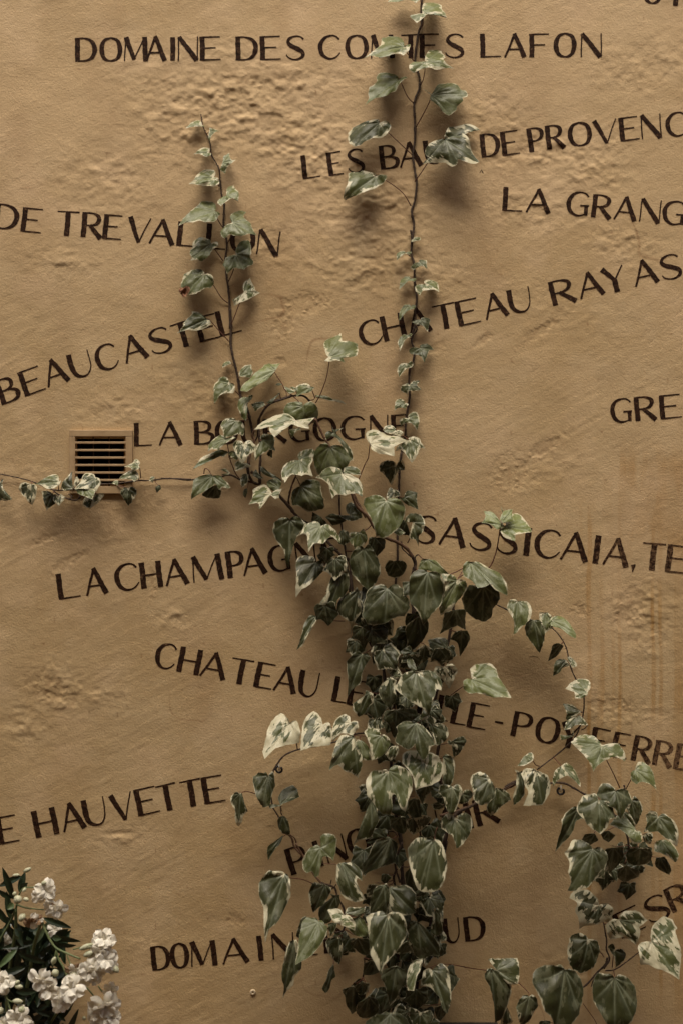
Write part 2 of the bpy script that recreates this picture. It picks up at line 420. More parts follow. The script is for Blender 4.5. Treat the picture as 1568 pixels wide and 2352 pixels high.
# ---------------------------------------------------------------- painted names
T, t = .19, .058
G = {
'A': [([(0,0),(.48,1)], [.075,.10]), ([(.46,1.02),(.93,0)], [.15,T]), ([(.2,.34),(.74,.345)], [t,t])],
'B': [([(.11,0),(.11,1)], [T,T]), ([(.1,.975),(.45,.975),(.7,.9),(.76,.76),(.68,.6),(.45,.53),(.1,.525)], [t,.06,.12,.15,.11,.05,t]),
      ([(.3,.52),(.6,.5),(.86,.4),(.9,.26),(.8,.1),(.5,.03),(.1,.03)], [t,.06,.13,T,.13,.06,t])],
'C': [([(.97,.82),(.82,.95),(.58,.985),(.3,.9),(.11,.68),(.08,.46),(.16,.2),(.4,.035),(.64,.02),(.84,.1),(1,.26)], [.07,.06,.06,.11,.16,.18,.15,.09,.06,.05,.04])],
'D': [([(.1,0),(.1,1)], [T,T]), ([(.1,.975),(.42,.975),(.74,.88),(.91,.66),(.92,.42),(.78,.16),(.48,.035),(.1,.03)], [t,.06,.12,.18,.185,.13,.06,t])],
'E': [([(.12,0),(.12,1)], [T,T]), ([(.1,.975),(.98,.985)], [t,.045]), ([(.1,.52),(.78,.53)], [t,.045]), ([(.1,.025),(1,.04)], [t,.04])],
'F': [([(.12,0),(.12,1)], [T,T]), ([(.1,.975),(.98,.985)], [t,.045]), ([(.1,.52),(.78,.53)], [t,.045])],
'G': [([(.95,.82),(.8,.95),(.56,.985),(.28,.9),(.1,.68),(.07,.46),(.15,.2),(.38,.035),(.6,.02),(.82,.08)], [.07,.06,.06,.11,.16,.18,.15,.09,.06,.05]),
      ([(.87,.04),(.87,.44)], [.13,.15]), ([(.58,.44),(1,.445)], [t,t])],
'H': [([(.12,0),(.12,1)], [T,T]), ([(.88,0),(.88,1)], [T,T]), ([(.1,.5),(.9,.51)], [t,t])],
'I': [([(.5,0),(.5,1)], [T,T])],
'L': [([(.12,0),(.12,1)], [T,T]), ([(.1,.025),(1,.04)], [t,.04])],
'M': [([(.04,0),(.09,1)], [.05,.06]), ([(.1,1),(.43,.06)], [T,.15]), ([(.43,.06),(.84,.97)], [.045,.045]), ([(.86,1),(.91,0)], [T,T])],
'N': [([(.05,0),(.08,1)], [.055,.055]), ([(.1,1),(.9,.0)], [.16,T]), ([(.93,.0),(.95,1)], [.05,.05])],
'O': [([(.5,.985),(.22,.89),(.08,.65),(.08,.38),(.2,.12),(.48,.015),(.78,.1),(.92,.35),(.92,.63),(.8,.88),(.5,.985),(.45,.98)], [.06,.12,.175,.185,.14,.06,.12,.175,.185,.13,.06,.05])],
'P': [([(.12,0),(.12,1)], [T,T]), ([(.1,.975),(.5,.975),(.8,.88),(.87,.72),(.78,.55),(.5,.46),(.1,.455)], [t,.06,.13,.165,.12,.055,t])],
'R': [([(.12,0),(.12,1)], [T,T]), ([(.1,.975),(.48,.975),(.74,.88),(.8,.74),(.7,.57),(.45,.49),(.1,.485)], [t,.06,.13,.165,.12,.055,t]), ([(.38,.5),(.93,0)], [.13,T])],
'S': [([(.9,.85),(.74,.96),(.48,.985),(.22,.9),(.13,.75),(.26,.6),(.55,.47),(.82,.33),(.86,.16),(.66,.03),(.38,.01),(.12,.1),(.03,.22)], [.075,.055,.06,.10,.13,.16,.175,.155,.13,.08,.055,.05,.04])],
'T': [([(0,.955),(1,.985)], [.045,t]), ([(.5,.97),(.5,0)], [T,T])],
'U': [([(.12,1),(.11,.5),(.2,.17),(.45,.025),(.7,.06),(.88,.28),(.93,.6),(.94,1)], [T,T,.15,.08,.055,.05,.045,.045])],
'V': [([(.1,1),(.53,0)], [T,.13]), ([(.53,.0),(.97,1)], [.05,.045])],
'X': [([(.1,1),(.9,0)], [T,T]), ([(.9,1),(.1,0)], [.05,.05])],
'Y': [([(.08,1),(.52,.46)], [T,.14]), ([(.95,1),(.52,.46)], [.05,.06]), ([(.52,.5),(.52,0)], [T,T])],
',': [([(.5,.13),(.6,.05),(.45,-.14)], [.15,.13,.04])],
'-': [([(0,.42),(1,.42)], [.07,.08])],
'_': [([(0,.1),(1,.1)], [.05,.03])],
'~': [([(0,.2),(.4,.25),(.8,.1),(1,-.1)], [.05,.06,.05,.03])],
'^': [([(0,0),(.5,.5)], [.04,.05]), ([(.5,.5),(1,0)], [.06,.09])],
}
rl = random.Random(4)
def paint_line(text, label, letters, base, cap, worn=None, rot=None):
    """letters: 'Dx0-x1 ...' in view mm; base: [(x, y)...] baseline points"""
    vs, fs, wn_ = [], [], []
    bxs = [b[0] for b in base]; bys = [b[1] for b in base]
    cap0 = cap
    for tok in letters.split():
        ch = tok[0]; x0, x1 = [float(q) for q in tok[1:].split(':')]
        xm = (x0+x1)/2
        yb = np.interp(xm, bxs, bys)
        if rot is None:
            sl = (np.interp(xm+60, bxs, bys)-np.interp(xm-60, bxs, bys))/max(1e-6, min(xm+60, bxs[-1])-max(xm-60, bxs[0]))
            ang = math.atan(sl)
        else: ang = R(rot)
        cap = cap0*(1+rl.uniform(-.02, .02))
        ang += R(rl.uniform(-.8, .8))
        ca, sa = math.cos(ang), math.sin(ang)
        w = (x1-x0)
        # the measured width is that of the bar of a T but of the feet of an A
        xm += cap/2*sa*(-.9 if ch in 'TYV' else .8 if ch in 'AL' else .3 if ch == 'R' else -.3 if ch == 'P' else 0)
        # letter box width measured upright: undo the lean that rotation adds
        wl = max(w - abs(sa)*cap*(0 if ch in 'AVTY' else .10 if ch in 'COSGU' else .30), w*.6)
        if ch == 'I': wl = 8
        for si, (pts, wid) in enumerate(G[ch]):
            P = [((p[0]-.5)*wl, p[1]*cap) for p in pts]
            curved = len(pts) > 2
            n = 5 if curved else 1
            C_ = catmull(P, n) if curved else [np.array(P[0]), np.array(P[1])]
            wd = np.interp(np.linspace(0, 1, len(C_)), np.linspace(0, 1, len(wid)), wid)*cap*1.1
            # resample at ~2.2 mm
            C_ = np.array(C_); seg = np.r_[0, np.cumsum(np.hypot(*np.diff(C_, axis=0).T))]
            m = max(3, int(seg[-1]/2.2)+1); tt = np.linspace(0, seg[-1], m)
            cx_ = np.interp(tt, seg, C_[:, 0]); cy_ = np.interp(tt, seg, C_[:, 1]); ww = np.interp(tt, seg, wd)
            ww = ww*(1+.05*np.sin(tt*.35+rl.uniform(0, 6))+.03*np.array([rl.uniform(-1, 1) for _ in tt]))
            cx_ = cx_ + .35*np.sin(tt*.11+rl.uniform(0, 6))
            tx = np.gradient(cx_); ty = np.gradient(cy_); L = np.hypot(tx, ty)+1e-9
            nxx, nyy = -ty/L, tx/L
            K = max(2, int(max(ww)/2.2)+1)
            b0 = len(vs)
            for i in range(m):
                for k in range(K+1):
                    o = (k/K-.5)*ww[i]
                    lx = cx_[i]+nxx[i]*o; ly = cy_[i]+nyy[i]*o
                    X_ = xm + lx*ca + ly*sa + (-(cap/2)*sa)
                    Y_ = yb + lx*sa - ly*ca
                    h = float(hz(X_, Y_))+.55+.13*si
                    vs.append((wx(X_), -h/1000, wz(Y_)))
                    wn_.append(0 if worn is None else float(np.interp(X_, worn[0], worn[1])))
            for i in range(m-1):
                for k in range(K):
                    q = b0+i*(K+1)+k
                    fs.append((q, q+1, q+K+2, q+K+1))
    o = mesh_obj("painted_lettering", vs, fs, M_PAINT, wall)
    me = o.data
    # make all faces look away from the wall
    import bmesh
    bm = bmesh.new(); bm.from_mesh(me); bm.normal_update()
    for f in bm.faces:
        if f.normal.y > 0: f.normal_flip()
    bm.to_mesh(me); bm.free()
    a_ = me.attributes.new("worn", 'FLOAT', 'POINT'); a_.data.foreach_set("value", np.array(wn_, np.float32))
    o['label'] = label
W0 = ([0, 1600], [.12, .12])
paint_line('', "brown hand-painted capitals reading DOMAINE DES COMTES LAFON",
 "D173:221 O230:279 M284:340 A336:382 I389:405 N407:457 E459:507 D542:591 E597:645 S656:702 C732:781 O794:844 M850:905 T920:965 E963:1008 S1021:1067 L1102:1150 A1159:1207 F1215:1261 O1273:1321 N1331:1383",
 [(173,140),(600,137.5),(800,134),(1100,131),(1383,130)], 55, W0)
paint_line('', "brown hand-painted capitals reading LES BAUX DE PROVENCE",
 "L695:737 E752:787 S797:838 B871:916 A919:970 U973:1018 X1030:1075 D1103:1146 E1150:1192 P1210:1250 R1253:1298 O1305:1357 V1358:1415 E1421:1467 N1469:1520 C1529:1577 E1584:1626",
 [(695,411),(785,400),(871,389),(960,380),(1103,361),(1190,353),(1253,343),(1421,324),(1529,314),(1626,306)], 54.5, W0)
paint_line('', "brown hand-painted capitals reading LA GRANGE",
 "L1152:1199 A1208:1263 G1302:1353 R1357:1406 A1410:1460 N1467:1519 G1522:1574 E1584:1626",
 [(1152,483),(1208,487),(1302,492),(1357,498),(1467,508),(1522,513),(1626,523)], 54, W0)
paint_line('', "brown hand-painted capitals reading DE TREVALLON",
 "D-13:43 E49:98 T132:183 R186:237 E237:281 V294:348 A343:400 L405:450 L471:519 O530:585 N589:644",
 [(-13,522),(49,531),(132,539),(186,544),(237,547),(294,553),(343,559),(405,563),(471,570),(530,575),(589,583),(644,588)], 57, W0)
paint_line('', "brown hand-painted capitals reading BEAUCASTEL",
 "B-9:46 E44:101 A108:161 U157:213 C218:270 A288:342 S341:395 T389:438 E450:503 L502:558",
 [(-9,932),(44,912),(108,890),(157,873),(218,855),(288,836),(341,818),(392,801),(450,787),(502,774),(558,760)], 58, W0)
paint_line('', "brown hand-painted capitals reading LA BOURGOGNE",
 "L309:349 A366:419 B446:493 O495:545 U552:596 R603:660 G664:712 O720:771 G783:839 N847:893 E899:934",
 [(309,1025),(446,1021),(600,1017),(720,1013),(899,1006),(934,1004)], 54, W0)
paint_line('', "brown hand-painted capitals reading CHATEAU RAYAS",
 "C824:876 H873:932 A940:992 T990:1042 E1045:1101 A1115:1168 U1165:1221 R1261:1325 A1332:1389 Y1377:1431 A1458:1514 S1514:1566",
 [(824,797),(873,785),(940,770),(990,758),(1047,750),(1115,735),(1166,722),(1261,703),(1332,688),(1378,675),(1459,659),(1514,645),(1566,634)], 57, W0)
paint_line('', "brown hand-painted capitals reading GRE at the right edge",
 "G1402:1451 R1456:1509 E1513:1564 N1576:1620",
 [(1402,972),(1456,967),(1513,963),(1620,954)], 55, W0)
paint_line('', "brown hand-painted capitals reading LA CHAMPAGNE",
 "L133:186 A199:248 C264:318 H321:373 A382:434 M438:514 P519:561 A560:613 G616:667 N676:727 E738:788",
 [(133,1378),(199,1369),(265,1359),(321,1352),(382,1347),(438,1339),(520,1328),(560,1324),(616,1315),(676,1308),(738,1299),(788,1292)], 60, W0)
paint_line('', "brown hand-painted capitals reading SASSICAIA, TE",
 "S955:1003 A1008:1068 S1078:1132 S1141:1192 I1200:1221 C1228:1286 A1287:1349 I1362:1378 A1385:1442 ,1451:1461 T1476:1529 E1529:1580",
 [(955,1245),(1008,1251),(1080,1260),(1145,1269),(1228,1278),(1287,1285),(1362,1293),(1385,1297),(1476,1307),(1529,1313),(1580,1319)], 64, ([900,1340,1400,1600],[.1,.12,.32,.4]))
paint_line('', "brown hand-painted capitals reading CHATEAU LEOVILLE-POYFERRE",
 "C358:404 H408:464 A460:518 T534:585 E586:631 A629:679 U685:733 L761:797 E799:844 O853:897 V905:948 I958:972 L998:1030 L1033:1071 E1074:1121 -1135:1157 P1176:1226 O1231:1284 Y1290:1335 F1355:1399 E1405:1446 R1449:1499 R1498:1547 E1549:1592",
 [(358,1531),(408,1541),(460,1552),(536,1567),(588,1577),(630,1586),(686,1596),(763,1611),(801,1618),(856,1628),(1002,1653),(1035,1661),(1076,1670),(1178,1690),(1232,1701),(1362,1728),(1451,1746),(1501,1756),(1592,1773)], 58.5, ([300,1340,1480,1530,1600],[.1,.12,.3,.48,.55]))
paint_line('', "brown hand-painted capitals reading E HAUVETTE",
 "E-8:42 H74:134 A146:198 U190:246 V248:302 E310:365 T356:403 T411:460 E464:516",
 [(-8,1941),(74,1926),(147,1912),(190,1902),(249,1889),(311,1876),(356,1866),(412,1856),(466,1848),(516,1840)], 62, W0)
paint_line('', "brown hand-painted capitals reading PINOT NOIR, half hidden by the ivy",
 "P655:706 I722:738 N742:797 O798:849 T858:902 N955:1010 O1016:1062 I1066:1084 R1088:1148",
 [(655,2012),(722,1993),(745,1985),(798,1971),(862,1953),(958,1932),(1020,1917),(1090,1900),(1148,1886)], 61, W0)
paint_line('', "brown hand-painted capitals DOMAINE and UD with the rest hidden by ivy",
 "D348:390 O393:432 M436:499 A512:573 I588:607 N622:678 E688:728 R742:792 U1018:1056 D1065:1113",
 [(348,2231),(393,2226),(436,2222),(513,2216),(590,2208),(624,2204),(690,2199),(745,2191),(1019,2168),(1066,2163),(1113,2159)], 57, W0)
paint_line('', "brown letters climbing off the right edge at the bottom",
 "E1408:1478 S1478:1538 R1530:1592", [(1408,2162),(1440,2146),(1508,2114),(1561,2088),(1592,2072)], 58, ([1400,1600],[.1,.4]), rot=-24)
paint_line('', "bottoms of two brown letters cut by the top edge of the wall view", "O1478:1520 R1546:1594", [(1478,5),(1520,9),(1594,17)], 55, W0)
paint_line('', "small stray brush marks in brown paint", "_613:631 _502:516 ~1215:1238 ^1101:1109", [(502,1845),(516,1845),(613,1899),(631,1899),(1101,397),(1109,397),(1215,1512),(1238,1512)], 16, W0, rot=0)

# ---------------------------------------------------------------- air vent
vent = empty("air_vent", (wx(vx(832)), 0, wz(vy(430))))
tag(vent, "square ochre painted metal air vent with seven dark slots above a trailing ivy shoot", "air vent")
def vbox(name, u0, u1, v0, v1, d0, d1, mat, bev=0.0):
    vs, fs = [], []
    x0, x1, z0, z1 = wx(vx(u0)), wx(vx(u1)), wz(vy(v1)), wz(vy(v0))
    box(vs, fs, x0, x1, -d1/1000, -d0/1000, z0, z1)
    o = mesh_obj(name, vs, fs, mat, vent, smooth=False, origin=((x0+x1)/2, 0, (z0+z1)/2))
    child_loc(o, vent)
    if bev:
        b = o.modifiers.new("bevel", 'BEVEL'); b.width = bev; b.segments = 2
    return o
vbox("frame_bar", 575, 1090, 168, 222, -4, 9, M_VENT, .0012)
vbox("frame_bar", 575, 1090, 630, 690, -4, 9, M_VENT, .0012)
vbox("frame_bar", 575, 622, 222, 630, -4, 8.8, M_VENT, .0012)
vbox("frame_bar", 1035, 1090, 222, 630, -4, 8.8, M_VENT, .0012)
for v in (272, 334, 395, 456, 518, 579):
    vbox("slat", 620, 1037, v-9, v+9, 2.0, 8.0, M_VENT, .0008)
for u in (765, 895):
    vbox("divider", u-4, u+4, 222, 630, -6, 1.0, M_VDIV)
vs, fs = [], []
x0, x1, z0, z1 = wx(vx(600)), wx(vx(1060)), wz(vy(650)), wz(vy(200))
box(vs, fs, x0, x1, .012, .09, z0, z1); fs.pop(2)      # a dark duct, open to the front
o = mesh_obj("duct", vs, fs, M_VDARK, vent, smooth=False); child_loc(o, vent)

# ---------------------------------------------------------------- hooks, plug, box
def hook(px, py, label):
    e = empty("wall_hook", (wx(px), 0, wz(py)))
    tag(e, label, "hook", "iron hooks holding the ivy shoots")
    vs, fs = [], []
    x, z = e.location.x, e.location.z
    tube(vs, fs, [(x-.001, .01, z+.002), (x-.001, -.018, z+.002)], .0016, 6)
    pts = [(x+.007*math.cos(a), -.018-.001*i, z-.002+.007*math.sin(a)) for i, a in enumerate(np.linspace(1.9, 7.2, 12))]
    tube(vs, fs, pts, .0026, 7)
    o = mesh_obj("iron_loop", vs, fs, M_HOOK, e); child_loc(o, e)
    vs, fs = [], []
    tube(vs, fs, [(x+.0005, -.026, z-.004), (x+.0, -.027, z+.012)], .0012, 6)
    o = mesh_obj("pin", vs, fs, M_PIN, e); child_loc(o, e)
hook(642, 1761, "small black iron hook under the left ivy loop below the cream edged leaves")
hook(1283, 1811, "small black iron hook beside the ivy branch at lower right")
pl = empty("wall_plug", (wx(581), -.0, wz(2280)))
tag(pl, "small round cream plastic screw plug below the word DOMAINE", "wall plug")
vs, fs = [], []; n = 20; h0 = float(hz(581, 2280))/1000
prof = [(.0068, 0), (.0068, .0022), (.0056, .0034), (.0022, .0036), (.0016, .0022), (.0001, .0018)]
for r_, d_ in prof:
    for k in range(n):
        a_ = 2*math.pi*k/n
        vs.append((wx(581)+r_*math.cos(a_), -h0-d_+.0004, wz(2280)+r_*math.sin(a_)))
for i in range(len(prof)-1):
    for k in range(n): fs.append((i*n+k, i*n+(k+1) % n, (i+1)*n+(k+1) % n, (i+1)*n+k))
o = mesh_obj("cap", vs, fs, M_PLUG, pl); child_loc(o, pl)
bx_ = empty("planter_box", (wx(1080), -.05, 0))
tag(bx_, "dark wooden planter box whose top edge shows under the ivy at the bottom", "planter box")
z1 = wz(2347); d_ = .10
for nm, (a0, a1, y0, y1, za, zb) in {"front_board": (wx(880), wx(1141), -d_, -d_+.02, .02, z1-.001), "side_board": (wx(880), wx(880)+.02, -d_+.021, -.027, .02, z1-.002),
        "side_board.001": (wx(1141)-.02, wx(1141), -d_+.021, -.027, .02, z1-.002), "back_board": (wx(880), wx(1141), -.026, -.006, .02, z1), "soil": (wx(880)+.021, wx(1141)-.021, -d_+.021, -.027, .1, z1-.012)}.items():
    vs, fs = [], []; box(vs, fs, a0, a1, y0, y1, za, zb)
    o = mesh_obj(nm, vs, fs, M_BOX, bx_, smooth=False); child_loc(o, bx_)
# plain house added out of view behind the camera to shade the wall
lane = empty("added_shade_house", (0, -3.5, 0))
tag(lane, "plain ochre facade added out of view behind the camera to shade the wall", "light blocker")
for nm, (a0, a1, y0, y1, za, zb) in {"facade": (-6, 6, -3.9, -3.5, 0, 6.5), "plinth": (-6.02, 6.02, -3.92, -3.47, 0, .5), "cornice": (-6.05, 6.05, -3.95, -3.42, 6.501, 6.66)}.items():
    vs, fs = [], []; box(vs, fs, a0, a1, y0, y1, za, zb)
    o = mesh_obj(nm, vs, fs, M_SHADE_HOUSE, lane, smooth=False); child_loc(o, lane)
# ---------------------------------------------------------------- ivy
# crops: origin and scale of the close-up each outline was measured in (-> view mm)
K = .6272
CR = {'1': (1200,0,.3827), '2': (600,300,.3827), '3': (1200,800,.3827), '4': (600,1100,.5102), '5': (1000,1600,.6378),
      '6': (0,1500,.4464), '7': (800,2500,.574), '8': (1700,2100,.5102), 'T': (900,3050,.5102), 'E': (1700,2850,.5102),
      'M': (1200,2050,.4464), 'N': (1250,2550,.4464)}
def mm(c, x, y):
    ox, oy, s = CR[c]; return ((ox+x*s)*K, (oy+y*s)*K)
def parse(c, s):
    out = []
    for tok in s.split():
        cusp = tok.endswith('!')
        x, y = tok.rstrip('!').split(',')
        out.append((*mm(c, float(x), float(y)), cusp))
    return out
